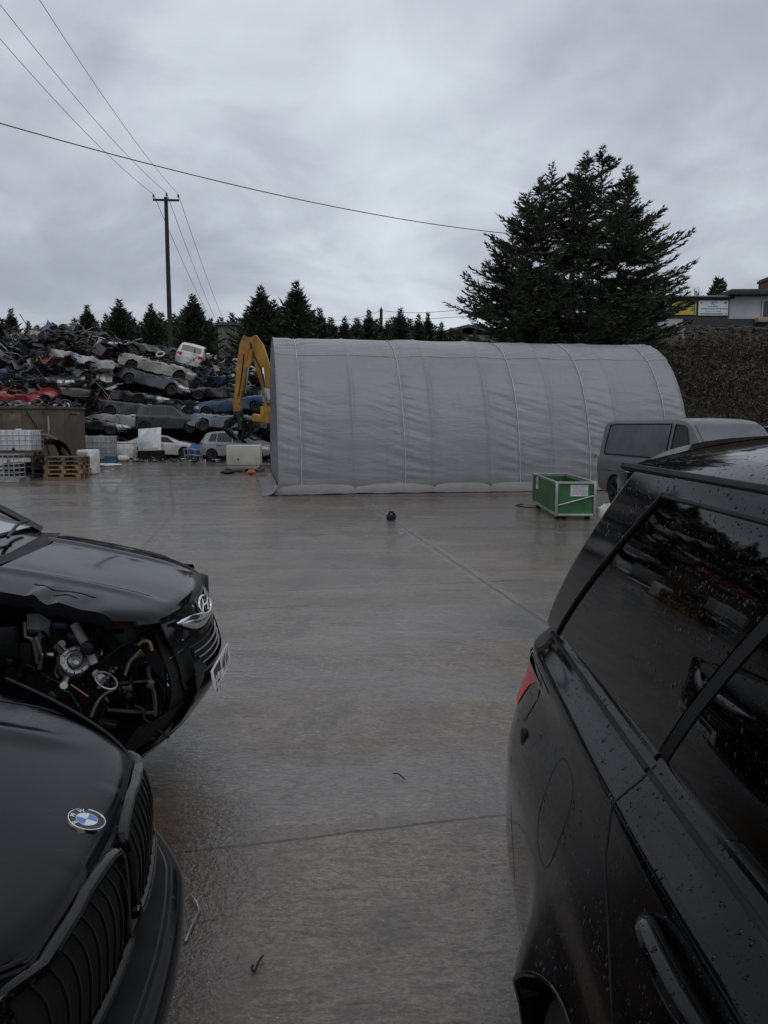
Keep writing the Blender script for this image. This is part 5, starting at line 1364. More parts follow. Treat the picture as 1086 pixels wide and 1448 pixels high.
# silver panel over a black base
p = atZ(215, 648, 0); silverp = mat('silver_painted_panel', (.62, .63, .65), .3, metal=.3, coat=.4, dirt=(.3, .3, .3), bump=.1, bscale=6)
p = V((atY(214, 648, 39.6).x, 39.6, 0))
fp = thing('silver_unit', 'upright silver panel leaning over a black crate in front of the white car', 'car part', (p.x, p.y, 0), (0, 0, R(-3)))
m1 = MB(); m1.prism([(-.55, 0), (.58, 0), (.60, .52), (-.60, .52)], -.25, .35); m1.build('black_crate', M['satin_black'], fp)
m1 = MB(); Mx = Matrix.Rotation(R(-16), 3, 'X'); Mz = Matrix.Rotation(R(-4), 3, 'Y')
m1.box((-.06, .02, 1.08), (1.20, .06, 1.20), Mz @ Mx, bev=.025); m1.box((-.06, -.02, 1.08), (1.00, .05, 1.02), Mz @ Mx, bev=.03); m1.box((-.03, -.22, .53), (1.24, .05, .06), Mz, bev=.01); m1.build('panel', silverp, fp)
# blue drum and mesh basket between the two pale cars
p = V((atY(284, 645, 39.8).x, 39.4, 0)); bd_ = mat('blue_drum', (.025, .09, .22), .35, dirt=(.06, .06, .06))
g = MB(); g.tube([V((-.5, 0, .42)), V((.5, .1, .42))], .40, 22); g.tube([V((-.25, .02, .42)), V((-.2, .03, .42))], .42, 22); g.tube([V((.2, .07, .42)), V((.25, .07, .42))], .42, 22); o = g.build('blue_drum', bd_); o.location = (p.x - .1, p.y + .8, 0); o.rotation_euler = (0, 0, R(-25)); tag(o, 'blue drum lying between the white car and the silver hatchback', 'drum')
g = MB()
for k in range(9):
    a = k * .7; g.tube([V((.42 * math.cos(a), .3 * math.sin(a), 0.02)), V((.5 * math.cos(a + .1), .36 * math.sin(a + .1), .62))], .013, 5)
for z, r_ in ((.03, .42), (.3, .46), (.6, .5)): g.tube([V((r_ * math.cos(a), r_ * .72 * math.sin(a), z + .03 * math.sin(3 * a))) for a in frange(0, 6.283, 24)], .014, 5)
o = g.build('wire_basket', cage); o.location = (p.x - .2, p.y - .35, 0); tag(o, 'crumpled wire basket in front of the blue drum', 'basket')

# ------------------------------------------------------------------ yellow material handler behind the heap
yel = mat('worn_yellow_paint', (.40, .205, .03), .5, var=.3, nscale=1.6, dirt=(.09, .06, .035), dirtamt=.6, bump=.05)
EYd = 38.0
exr = thing('scrap_handler', 'yellow scrap handling excavator with its arm raised beside the polytunnel', 'excavator', (-3.3, EYd, 0))
eo = exr.location.copy()
def E(px, py, dy=0): return atY(px, py, EYd + dy) - eo
def beam(nm, pts, ws, th=.42, mt=yel, parent=exr):
    """tapering box-section arm along pts, ws = depth of the section at each point, th = width across"""
    g = MB(); rows = []
    for i, p_ in enumerate(pts):
        tn = (pts[min(i + 1, len(pts) - 1)] - pts[max(i - 1, 0)]).normalized(); sd = tn.cross(V((0, 1, 0))).normalized()
        b_ = .03
        c = [(ws[i] / 2, -th / 2 + b_), (ws[i] / 2, th / 2 - b_), (ws[i] / 2 - b_, th / 2), (-ws[i] / 2 + b_, th / 2), (-ws[i] / 2, th / 2 - b_), (-ws[i] / 2, -th / 2 + b_), (-ws[i] / 2 + b_, -th / 2), (ws[i] / 2 - b_, -th / 2)]
        rows.append([p_ + sd * a + V((0, 1, 0)) * bb for a, bb in c])
    g.grid(rows, cv=True); g.add(rows[0], [tuple(range(8))]); g.add(rows[-1], [tuple(range(7, -1, -1))])
    return g.build(nm, mt, parent, fix=True)
st = beam('stick', [E(352, 477), E(348, 490), E(343, 520), E(338, 552), E(336, 570)], [.50, .60, .54, .36, .34], .42)
g = MB(); g.tube([E(335, 568), E(336, 582)], .22, 12); g.tube([E(334, 580), E(340, 580)], .12, 10); g.build('link', yel, st)
bm_ = beam('boom', [E(357, 477), E(364, 490, .05), E(372, 520, .1), E(382, 548, .2), E(390, 575, .4), E(398, 600, .8)], [.44, .62, .72, .76, .75, .75], .48)
g = MB(); g.tube([E(356, 494, -.30), E(351, 520, -.30)], .10, 10); cy_ = g.build('cylinder', yel, st); g = MB(); g.tube([E(351, 520, -.30), E(347, 556, -.30)], .06, 10); g.build('rod', M['chrome'], cy_)
g = MB(); g.tube([E(374, 548, -.34), E(378, 598, -.34)], .13, 10); cy_ = g.build('cylinder', yel, bm_); g = MB(); g.tube([E(371, 520, -.34), E(374, 548, -.34)], .07, 10); g.build('rod', M['chrome'], cy_)
g = MB(); g.tube(smoothpath([E(354, 484, -.28), E(358, 500, -.32), E(364, 512, -.36), E(372, 530, -.38), E(376, 560, -.4)], 5), .04, 6); g.tube(smoothpath([E(345, 500, -.3), E(342, 530, -.3), E(337, 560, -.3)], 5), .03, 6); g.build('hydraulic_hose', M['matte_black'], bm_)
g = MB(); g.tube([E(376, 552, -.4), E(382, 566, -.42)], .22, 12); g.box(E(379, 560, -.4), (.5, .2, .7), Matrix.Rotation(.2, 3, 'Y'), bev=.08); g.build('guard_plate', galv, bm_)
g = MB(); g.box(E(371, 592, -.1), (.95, .55, .40), Matrix.Rotation(.12, 3, 'Y'), bev=.08); g.box(E(377, 584, -.1), (.55, .6, .65), bev=.08); g.build('boom_foot', yel, exr)
g = MB(); g.tube(smoothpath([E(370, 508), E(374, 507), E(375, 512), E(372, 516)], 4), .03, 5); g.build('lamp_bracket', yel, bm_)
gr = thing('scrap_grab', 'black scrap grab hanging from the yellow arm', 'grab', eo + E(337, 584), (0, 0, 0))
g = MB(); g.lathe([(.001, .12), (.2, .12), (.26, 0), (.22, -.3), (.12, -.4), (.001, -.4)], 14); g.build('rotator', M['satin_black'], gr, fix=True)
for k in range(5):
    a = k * 1.2566; d = V((math.cos(a), math.sin(a), 0)); g = MB()
    g.tube([d * .2 + V((0, 0, -.2)), d * .62 + V((0, 0, -.42)), d * .70 + V((0, 0, -.78)), d * .35 + V((0, 0, -1.15)), d * .12 + V((0, 0, -1.3))], [.10, .13, .13, .10, .04], 7); g.build('tine', M['satin_black'], gr)
# machine body, mostly behind the tunnel
g = MB(); g.box((.9, .6, 1.85), (2.6, 2.6, 1.1), bev=.12); g.box((1.9, .6, 2.2), (1.0, 2.5, 1.2), bev=.2); g.build('house', yel, exr)
g = MB(); g.box((.1, -.35, 2.55), (1.2, 1.0, 1.5), bev=.08); cb_ = g.build('cab', yel, exr); g = MB(); g.box((.1, -.86, 2.7), (.95, .03, 1.0)); g.box((-.505, -.35, 2.7), (.03, .8, 1.0)); g.build('cab_window', M['carglass'], cb_)
for y in (-.55, 1.75):
    g = MB(); pr = [(-1.7, .5), (-1.5, .12), (-1.2, .02), (2.2, .02), (2.5, .12), (2.7, .5), (2.45, .88), (2.2, .95), (-1.2, .95), (-1.5, .88)]
    g.prism(pr, y - .3, y + .3); g.build('track', M['satin_black'], exr)
g = MB(); g.box((.5, .6, .9), (2.2, 2.0, .8), bev=.1); g.build('undercarriage', M['steelrim'], exr)
# ------------------------------------------------------------------ wrecked cars in the heap
WR = {}
def crush(root, amt, seed):
    for ch in root.children:
        if ch.type != 'MESH' or ch.name.startswith(('wheel',)): continue
        for v in ch.data.vertices:
            x, y, z = v.co + ch.location
            k = sstep(.75, 1.45, z)
            z2 = z - amt * .55 * k * (z - .75) / .7 + .05 * amt * nz(x * 1.7, y * 1.5, seed) * (1 if z > .5 else .2) + .045 * amt * nz(x * 4, y * 4, seed + z * 2) + .02 * amt * nz(x * 9, y * 9, seed + z * 5)
            y2 = y + .10 * amt * nz(x * 1.3, z * 2, seed + 5) ; x2 = x + .10 * amt * nz(y * 2, z * 2, seed + 9)
            v.co = V((x2, y2, z2)) - ch.location
HATCH['paint'] = carpaint((.4, .4, .4)); SALOON['paint'] = carpaint((.4, .4, .4))
HATCH['glass'] = M['carglass']; SALOON['glass'] = M['carglass']
def proto(kind, cr, seed):
    S = dict(HATCH if kind == 'h' else SALOON)
    if cr: S['glass'] = M['brokenglass']
    r_ = car_proto('wrecked_car', S)
    if cr: crush(r_, cr, seed)
    return r_
WR['h0'] = proto('h', 0, 0); WR['h1'] = proto('h', 1.1, 3.0); WR['h2'] = proto('h', 2.2, 8.0)
WR['s0'] = proto('s', .25, 1.0); WR['s1'] = proto('s', 1.35, 5.0); WR['s2'] = proto('s', 2.3, 12.0)
used = set()
BLK, DGR, SIL, WHT, BLU, RED, GRN, BEI = (.014, .014, .016), (.055, .058, .062), (.34, .35, .36), (.60, .60, .60), (.035, .075, .15), (.30, .022, .02), (.03, .06, .05), (.33, .32, .29)
GRP = 'wrecked cars stacked in the heap'
def wreck(key, px, py, Y, yaw, pitch, roll, col, label, drop=()):
    src = WR[key]
    o = copy_tree(src) if key in used else src
    used.add(key)
    o.location = atY(px, py, Y)
    if o.location.z < .02: o.location.z = 0
    o.rotation_mode = 'ZYX' if False else 'XYZ'
    if key != 'h0' and key != 's0':
        q_ = random.Random(label); yaw += q_.uniform(-11, 11); pitch += q_.uniform(-5, 5); roll += q_.uniform(-8, 8)
    o.rotation_euler = (R(roll), R(pitch), R(yaw))
    tag(o, label, 'car', GRP)
    repaint(o, carpaint(col, .45))
    if key not in ('h0',):
        for ch in o.children:
            if ch.name.startswith('tail_light'): ch.data.materials[0] = M['darkred']
    if key in ('s2', 'h2'): o.scale = (1.0, 1.0, .78)
    for ch in list(o.children):
        if any(ch.name.startswith(d) for d in drop):
            for c2 in list(ch.children): bpy.data.objects.remove(c2)
            bpy.data.objects.remove(ch)
    return o
wreck('h0', 341, 660, 39.8, -14, 0, 0, SIL, 'silver hatchback standing on the ground at the foot of the heap behind the cream block')
wreck('s0', 234, 655, 42.3, -4, 0, 0, WHT, 'white car on the ground behind the silver panel')
wreck('h0', 245, 612, 42.4, -6, 0, 0, DGR, 'intact dark grey hatchback on the second layer of the heap')
wreck('s1', 224, 533, 45.2, -4, 11, 2, BEI, 'pale silver crushed saloon near the top of the heap tilting to the right')
wreck('h0', 270, 522, 47.2, 97, -6, 14, WHT, 'white hatchback seen from behind on top of the heap with red rear lamps', ('headlight',))
wreck('s1', 220, 556, 44.6, -3, 9, -3, DGR, 'dark silver crushed car directly below the pale silver one')
wreck('s2', 190, 572, 44.0, 2, 6, 4, BLK, 'black flattened saloon under the dark silver one, its wheel showing')
wreck('h1', 190, 592, 43.4, 4, 2, 3, DGR, 'grey crushed hatchback with its front wheel exposed left of the intact grey one')
wreck('s2', 318, 565, 44.2, 176, -4, 3, BLK, 'long black flattened car behind the yellow arm')
wreck('s1', 332, 586, 43.4, 186, 5, -4, BLU, 'blue crushed saloon under the black one beside the yellow arm')
wreck('s1', 325, 612, 42.4, 10, 0, 3, (.16, .19, .23), 'blue grey saloon with its windscreen towards the yard above the silver hatchback')
wreck('h2', 322, 540, 46.0, 20, -10, 14, BLU, 'dark blue crumpled hatchback high on the heap right of the white one')
wreck('s2', 345, 545, 46.6, 160, 14, -12, SIL, 'crumpled silver shell high up behind the yellow arm')
wreck('h2', 288, 588, 43.8, 40, 4, 8, BLK, 'black burnt hatchback shell above the grey one with open window frames')
wreck('s2', 280, 606, 43.2, -170, 0, 0, BLK, 'black flattened wreck under the intact grey hatchback bonnet')
wreck('h2', 262, 556, 45.2, 200, -3, 10, BLK, 'black crushed shell below the nose of the pale silver saloon')
wreck('s2', 122, 504, 46.4, 6, -2, 3, BLK, 'black flattened saloon on the very top of the left part of the heap')
wreck('h2', 96, 512, 45.6, -20, 4, 10, (.03, .03, .033), 'charcoal crushed hatchback near the top of the left part')
wreck('h2', 30, 572, 41.2, 16, -2, 6, RED, 'bright red crushed hatchback just above the rusty container', ('headlight', 'wheel', 'tail_light'))
wreck('h2', 80, 524, 44.6, -60, 4, 12, (.22, .03, .02), 'dark red crushed shell in the upper left of the heap', ('headlight', 'wheel'))
wreck('s2', 128, 528, 44.2, 24, 8, -6, SIL, 'silver flattened car folded into the left part of the heap', ('wheel',))
wreck('s2', 62, 546, 43.2, -14, 2, 10, (.045, .05, .058), 'slate grey flattened wreck above the red one')
wreck('h2', 8, 538, 43.2, 60, 0, 6, (.03, .05, .10), 'navy crushed wreck at the left edge of the heap', ('headlight',))
wreck('h2', 108, 572, 41.8, 120, 6, 10, BLK, 'black crumpled wreck resting on the end of the container')
wreck('s2', 120, 610, 41.0, 20, 8, 6, BLK, 'black wreck low in the heap behind the grimy container')
wreck('h1', 175, 612, 42.6, 170, 2, 2, SIL, 'silver hatchback low in the heap left of the intact grey one')
wreck('s2', 372, 566, 45.0, 30, 0, 6, (.10, .10, .11), 'dull grey wreck at the right end behind the yellow boom')
wreck('s2', 370, 606, 42.8, 200, 3, -4, BLK, 'black wreck low at the right end behind the silver hatchback')
wreck('h2', 40, 508, 46.4, 30, 0, 20, (.05, .05, .05), 'grey mangled shell on the skyline at the far left')
wreck('h2', 218, 512, 47.0, 190, -8, 20, BLK, 'black bonnet and shell standing on the skyline behind the pale silver saloon')
for k in WR:
    if k not in used:
        for o in list(WR[k].children_recursive) + [WR[k]]: bpy.data.objects.remove(o)

# ------------------------------------------------------------------ the loose scrap between and under the wrecks (uncountable)
rnd = random.Random(11)
pal = [mat('scrap_black', (.012, .012, .013), .45), mat('scrap_charcoal', (.035, .036, .038), .5), mat('scrap_grey', (.15, .15, .155), .45, metal=.4), mat('scrap_bright', (.46, .46, .46), .4, metal=.4, dirt=(.2, .18, .16)), mat('scrap_rust', (.12, .06, .032), .8), mat('scrap_red', (.30, .025, .02), .5), mat('scrap_blue', (.03, .07, .15), .5), mat('scrap_cream', (.42, .39, .33), .6)]
wts = [42, 24, 10, 10, 7, 1.0, 2, 4]
def mound(X, Y):
    """height of the heap"""
    rt_ = sstep(-17, -14.2, X); front = 39.2 + .5 * nz(X * .3, 1.7) + 4.3 * rt_
    k = sstep(0, 1, (Y - front) / (6.4 - 2.6 * rt_)); back = 1 - sstep(53, 62, Y); end = 1 - sstep(-4.8, -2.5, X)
    top_ = 5.6 + .7 * nz(X * .25, Y * .2, 3) + .6 * sstep(-9, -20, X)
    return max(0, top_ * k * back * end)
g = MB()
g.mi = 0
g.grid([[V((X, Y, mound(X, Y) - .55 + .5 * nz(X * 1.1, Y * 1.1, 5))) for Y in frange(38.2, 62, 60)] for X in frange(-46, -2, 110)], flip=False)
def piece(c, big=1.0):
    g.mi = rnd.choices(range(8), wts)[0]; k = rnd.random()
    Rm = Matrix.Rotation(rnd.uniform(0, 6.28), 3, 'Z') @ Matrix.Rotation(rnd.uniform(-.9, .9), 3, 'X') @ Matrix.Rotation(rnd.uniform(-.7, .7), 3, 'Y')
    if k < .34:       # bent tube, pipe, door frame
        L_ = rnd.uniform(.4, 1.7) * big; r_ = rnd.uniform(.012, .04)
        P = [V((L_ * (q - .5), rnd.uniform(-.2, .2) * L_, rnd.uniform(-.2, .2) * L_)) for q in (0, .33, .66, 1)]
        g.tube([c + Rm @ p_ for p_ in smoothpath(P, 3)], r_, 4)
    elif k < .66:     # crumpled sheet
        a, b_ = rnd.uniform(.2, .75) * big, rnd.uniform(.15, .55) * big; s_ = rnd.uniform(0, 90)
        g.grid([[c + Rm @ V((a * (i / 3 - .5) + .12 * nz(s_, i, j), b_ * (j / 3 - .5) + .12 * nz(s_ + 3, i, j), .28 * big * nz(s_ + i * .6, j * .6, 7))) for j in range(4)] for i in range(4)])
    elif k < .86:     # casting or box
        d = (rnd.uniform(.08, .4) * big, rnd.uniform(.08, .3) * big, rnd.uniform(.06, .3) * big); g.box(c, d, Rm, bev=.03 if big > 1.2 else 0)
    else:             # wheel, pulley or hoop
        r_ = rnd.uniform(.12, .32) * big; g.tube([c + Rm @ V((r_ * math.cos(a), r_ * math.sin(a), 0)) for a in frange(0, 6.283, 11)], r_ * rnd.uniform(.08, .3), 4)
for n in range(4200):
    u = rnd.random(); X = -5.2 - 36 * u ** 1.15 if rnd.random() < .85 else rnd.uniform(-26, -14)
    Y = 38.8 + 9.5 * rnd.random() ** 1.2
    z = mound(X, Y) - .5 + rnd.uniform(-.1, .45)
    if X > -15.5 and rnd.random() < .6: continue
    if X > -15.2 and (Y < 42.3 or z < 1.0): continue
    piece(V((X, Y, max(.03, z))), rnd.choice((.7, 1, 1, 1.5)))
for n in range(4200):       # the tangled left face is mostly loose parts
    X = rnd.uniform(-25, -14.2); Y = 39.4 + 7.2 * rnd.random(); z = mound(X, Y) + rnd.uniform(-.3, .95)
    piece(V((X, Y, max(.05, z))), rnd.choice((.5, .8, 1.2, 1.6, 2.3)))
for n in range(900):       # torn parts caught between the stacked cars
    X = rnd.uniform(-15.5, -5.0); Y = 43.4 + 3.4 * rnd.random(); z = mound(X, Y) + rnd.uniform(.0, .6)
    if z < 1.0 and X > -13.5: continue
    piece(V((X, Y - .9, max(.05, z))), rnd.choice((.5, .7, 1, 1.3)))
for n in range(260):        # litter at the foot
    X = rnd.uniform(-18, -5.5); Y = rnd.uniform(37.5, 40.5)
    piece(V((X, Y, .04)), .45)
for n in range(420):        # scrap heaped in the container
    X = rnd.uniform(-21.0, -13.9); Y = rnd.uniform(33.4, 35.4)
    piece(V((X, Y, rnd.uniform(2.35, 2.78))), .8)
heap = g.build('scrap_metal', pal, None, sharp=30); tag(heap, 'tangled heap of loose car parts, tubes and crushed sheet metal', 'scrap heap', kind='stuff')
# ------------------------------------------------------------------ conifers
def leafmat(name, col, tip):
    m, t, b, tc = newmat(name)
    n = t.noise(tc, 1.1, 4, .6); n2 = t.noise(tc, 6, 2)
    c = t.mix(t.ramp(n, .3, .7), col, tuple(x * 1.5 for x in col)); c = t.mix(t.math('MULTIPLY', t.ramp(n2, .55, .75), .5), c, tip)
    setin(t, b, 'Base Color', c); b.inputs['Roughness'].default_value = .65; b.inputs['Specular IOR Level'].default_value = .25
    return m
leafA = [leafmat('conifer_dark', (.034, .046, .030), (.065, .068, .038)), leafmat('conifer_mid', (.052, .066, .040), (.10, .095, .05)), leafmat('conifer_brown_tip', (.085, .075, .043), (.13, .10, .055))]
bark = mat('conifer_bark', (.06, .045, .035), .9, bump=.4)
def conifer(h, rad, seed, limbs, steps, sl, sw, leaders=1, prof=None, low=.06, per=3, lift=.42, tops=None, rag=0):
    """trunk, upswept limbs, side twigs and needle sprays"""
    rn = random.Random(seed); g = MB(); tr = MB()
    prof = prof or (lambda t_: (1 - t_) ** .80)
    tr.tube([V((.04 * h * .1 * nz(seed, q * 2), .004 * h * nz(seed + 4, q * 2), h * q * .97)) for q in frange(0, 1, 8)], [h * .020 * (1 - q) ** .9 + .02 for q in frange(0, 1, 8)], 8)
    U = rn.uniform
    def spray(p, d, L_, W_):
        d = d.normalized(); sd = d.cross(V((U(-1, 1), U(-1, 1), U(-1, 1))))
        sd = sd.normalized() if sd.length > 1e-3 else V((1, 0, 0))
        g.mi = rn.choices((0, 1, 2), (54, 38, 8))[0]
        g.add([p - sd * W_ * .25, p + d * L_ * .40 - sd * W_ * .5, p + d * L_, p + d * L_ * .40 + sd * W_ * .5, p + sd * W_ * .25], [(0, 1, 2, 3, 4)])
    lead = [(V((0, 0, 0)), 1.0)]
    for k in range(leaders - 1):
        a = k * 2.4 + seed; r_ = rad * U(.12, .48); lead.append((V((r_ * math.cos(a), r_ * math.sin(a), 0)), U(.88, .99) - .22 * r_ / rad))
    if tops: lead = [(V((a, b_, 0)), c) for a, b_, c in tops]; leaders = len(lead)
    for i in range(limbs):
        t_ = (low + (1 - low) * (i + rn.random()) / limbs) ** .92
        a = i * 2.39996 + U(-.4, .4)
        base, hk = lead[0] if t_ < .45 or leaders == 1 else rn.choice(lead)
        L_ = rad * prof(t_) * (U(.80, 1.06) if rn.random() < .85 else U(1.05, 1.22)) * (U(.66, 1.12) if rag else 1) + .05 * rad
        if leaders > 1 and t_ >= .45: L_ *= .74
        z0 = h * t_ * (hk if t_ > .45 else 1)
        d = V((math.cos(a), math.sin(a), 0)); P = []; sag = U(-.16, .06)
        for q in frange(0, 1, 6): P.append(base * min(1, max(0, (t_ - .25) / .3)) + V((0, 0, z0)) + d * L_ * q + V((0, 0, L_ * (sag * q + lift * q * q * (.35 + 1.0 * t_)))))
        tr.tube(P, [max(.010, h * .003 * (1 - q)) for q in frange(0, 1, 6)], 4, cap=False)
        n = max(3, int(steps * (.30 + .70 * L_ / rad)))
        for s_ in range(n):
            q = .18 + .82 * (s_ + rn.random()) / n; f = q * 5; k = min(4, int(f)); p = P[k].lerp(P[k + 1], f - k); tn = (P[k + 1] - P[k]).normalized()
            wl = (L_ * .26 + .12 * rad * .5) * (1.12 - q)
            sdv = tn.cross(V((0, 0, 1))).normalized()
            for sgn in (-1, 1):
                tw = (tn * U(.5, 1.0) + sdv * sgn * U(.4, 1.0) + V((0, 0, U(-.45, .30)))).normalized()
                for e in range(per):
                    m = (e + rn.random()) / per
                    spray(p + tw * wl * m + V((0, 0, .10 * wl * m * m)), tw + tn * .3 + V((U(-.45, .45), U(-.45, .45), U(-.15, .55))), sl * U(.6, 1.25), sw * U(.7, 1.2))
            spray(p, tn + V((U(-.2, .2), U(-.2, .2), U(.1, .6))), sl * U(.7, 1.3), sw)
            if q < .75:
                g_mi = None
                for e in range(2): spray(p - tn * wl * .2 * e, tn + sdv * U(-1, 1) + V((0, 0, U(-.6, .5))), wl * U(.5, .9), wl * .26)
        spray(P[5], tn + V((0, 0, U(.1, .5))), sl * U(1.0, 1.7), sw * .8)
        for e in range(4 if rag else 0): spray(P[5] - tn * .25 * e * U(.5, 1), tn + V((U(-.5, .5), U(-.5, .5), U(.1, .7))), rag * U(.5, 1.2), rag * .20)
    for base, hk in (lead if tops else []):       # each leader ends in a small cone of its own
        zt = h * hk + (.5 if leaders > 1 else .75); tl_ = (.22 if leaders > 1 else .26) * h; cone = .27 if leaders > 1 else .24
        for k in range(46):
            dz = tl_ * (k + rn.random()) / 46; a = k * 2.39996; L_ = (.05 + cone * dz) * U(.75, 1.2); p0 = base + V((0, 0, zt - dz)); d = V((math.cos(a), math.sin(a), .25)).normalized()
            P = [p0 + d * L_ * q + V((0, 0, .38 * L_ * q * q)) for q in frange(0, 1, 4)]
            tr.tube(P, [.012, .010, .008, .004], 4, cap=False)
            for e in range(int(8 + 34 * L_)):
                q = rn.random(); p = P[0].lerp(P[3], q); spray(p, d + V((U(-.9, .9), U(-.9, .9), U(-.2, .9))), sl * U(.6, 1.2), sw)
        tr.tube([base + V((0, 0, zt - tl_)), base + V((0, 0, zt + .15))], [.05, .006], 5)
    for base, hk in lead:
        for k in range(34):
            q = U(.84, 1.0); a = U(0, 6.28)
            spray(base + V((0, 0, h * hk * q)), V((math.cos(a), math.sin(a), U(.5, 1.4))), (sl * .5 + h * .10 * (1.03 - q)) * U(.7, 1.2), sw * .7)
        for k in range(4): spray(base + V((0, 0, h * hk * (.95 + .018 * k))), V((U(-.1, .1), U(-.1, .1), 1)), sl * 1.5, sw * .6)
    return tr, g
tp = []
for k in range(4):
    tr, g = conifer(10, [4.3, 4.6, 3.9, 4.4][k], 20 + k * 7, [190, 200, 180, 190][k], 13, .34, .062, 1, lambda t_: min(1, (1 - t_) * [1.4, 1.25, 1.5, 1.35][k]), .22, 6, .20, [(0, 0, 1.0)], .60)
    r_ = thing('conifer_tree', None, 'tree'); tr.build('trunk', bark, r_); g.build('crown', leafA, r_, smooth=False); tp.append(r_)
row = [(15, 438, 63, .9), (-14, 446, 62, 1), (40, 455, 66, .7), (68, 456, 65, .75), (123, 433, 62, 1.0), (150, 446, 66, .9), (168, 425, 63, 1.15), (190, 452, 66, .8), (213, 431, 64, .95), (246, 446, 66, 1.0), (272, 418, 61, 1.2), (298, 452, 66, .8), (328, 444, 66, 1.0), (348, 440, 68, 1.0), (368, 406, 63, 1.2), (418, 400, 63, 1.15), (395, 435, 67, 1.1), (452, 437, 64, .9), (487, 449, 66, .9), (506, 458, 68, .9), (522, 440, 66, .9), (548, 456, 69, .9), (566, 437, 66, 1.0), (592, 446, 68, .8), (605, 444, 69, .8), (624, 458, 66, .9), (650, 464, 60, .9), (672, 470, 62, 1.0), (2, 452, 72, 1.2), (52, 462, 72, 1.2), (90, 460, 72, 1.1), (106, 452, 73, 1.2), (136, 455, 72, 1.2), (182, 444, 73, 1.2), (200, 456, 72, 1.2), (228, 444, 72, 1.3), (258, 440, 73, 1.2), (285, 444, 72, 1.3), (312, 450, 73, 1.3), (358, 436, 73, 1.3), (386, 426, 73, 1.3), (434, 432, 73, 1.3), (468, 450, 74, 1.3), (505, 452, 75, 1.3), (534, 452, 75, 1.3), (556, 450, 75, 1.3), (580, 452, 75, 1.3), (616, 462, 75, 1.3), (638, 466, 75, 1.3)]
for i, (px, py, Y, wd) in enumerate(row):
    o = tp[i] if i < 4 else copy_tree(tp[i % 4])
    top_ = atY(px, py, Y); s_ = top_.z / 10.75
    o.location = (top_.x, Y, 0); o.scale = (s_ * wd * (.92 if s_ < 1 else .85), s_ * wd * .9, s_); o.rotation_euler = (0, 0, i * 1.7)
    tag(o, 'dark green pointed conifer in the row of trees behind the yard', 'tree', 'conifers in a row behind the yard')
# more of the same row to the left of the picture; the windows of the SUV mirror them
for i, (x, y, h_) in enumerate(((-33, 46, 13), (-30, 38, 14.5), (-35, 31, 13), (-33, 24, 15), (-31, 16, 14), (-34, 8, 13), (-31, 1, 12), (-33, -8, 13), (-37, 52, 13), (-42, 58, 12))):
    o = copy_tree(tp[i % 4]); o.location = (x, y, 0); o.scale = (h_ / 10 * 1.25, h_ / 10 * 1.25, h_ / 10); o.rotation_euler = (0, 0, i * 2.3)
    tag(o, 'dark green pointed conifer in the row of trees behind the yard', 'tree', 'conifers in a row behind the yard')
tr, g = conifer(13.5, 3.9, 77, 700, 19, .19, .038, 9, lambda t_: lin([0, .15, .35, .50, .62, .72, .82, .92, 1], [.70, .82, .98, 1.0, .96, .82, .58, .30, .03])(t_), .10, 9, .34, [(1.2, 0, 1.0), (-.95, .3, .955), (2.35, -.3, .93), (.25, -.9, .96), (-2.0, .2, .86), (2.6, .5, .85), (-1.7, -1.3, .88), (1.8, -1.5, .90), (.5, 1.2, .975), (-2.8, -.6, .76)])
bt = thing('large_conifer', 'large broad dark conifer with several leaders behind the polytunnel', 'tree', (atY(806, 500, 35.5).x, 35.5, 0)); tr.build('trunk', bark, bt); g.build('crown', leafA, bt, smooth=False)

# ------------------------------------------------------------------ power poles and wires
polem = mat('creosoted_pole', (.028, .022, .018), .8, bump=.3); ceram = mat('ceramic_insulator', (.10, .07, .06), .3)
Yp = 54.0; ptop = atY(235, 279, Yp); pbot = atY(240, 470, Yp)
pole = thing('power_pole', 'tall dark timber power pole with a crossarm rising behind the heap', 'pole', ((pbot.x + ptop.x) / 2, Yp, 0)); po = pole.location.copy()
g = MB(); g.tube([V((0, 0, 0)), V((0, 0, ptop.z * .5)), V((0, 0, ptop.z))], [.21, .165, .13], 12); g.build('shaft', polem, pole)
xa = [atY(px, py, Yp) - po for px, py in ((217, 282), (237, 279), (254, 283))]
g = MB(); g.box(((xa[0].x + xa[2].x) / 2, -.14, ptop.z - .22), (xa[2].x - xa[0].x, .10, .13), Matrix.Rotation(R(1.2), 3, 'Y')); g.build('crossarm', polem, pole)
for q in ((xa[0].x + .05, -.14, ptop.z - .13), (.05, 0, ptop.z), (xa[2].x - .05, -.14, ptop.z - .13)):
    g = MB(); g.lathe([(.02, 0), (.02, .08), (.07, .10), (.08, .16), (.05, .20), (.07, .24), (.03, .30), (.001, .31)], 10); o = g.build('insulator', ceram, pole); o.location = q
wm = mat('black_cable_sheath', (.02, .02, .021), .6)
def cable(label, A_, B_, sag, r_):
    g = MB(); o_ = V(A_); g.tube([V(A_).lerp(V(B_), q) - o_ - V((0, 0, sag * 4 * q * (1 - q))) for q in frange(0, 1, 40)], r_, 5)
    o = g.build('power_line', wm); o.location = o_; return tag(o, label, 'cable')
ends = [po + V((xa[0].x + .05, -.14, ptop.z + .16)), po + V((.05, 0, ptop.z + .30)), po + V((xa[2].x - .05, -.14, ptop.z + .16))]
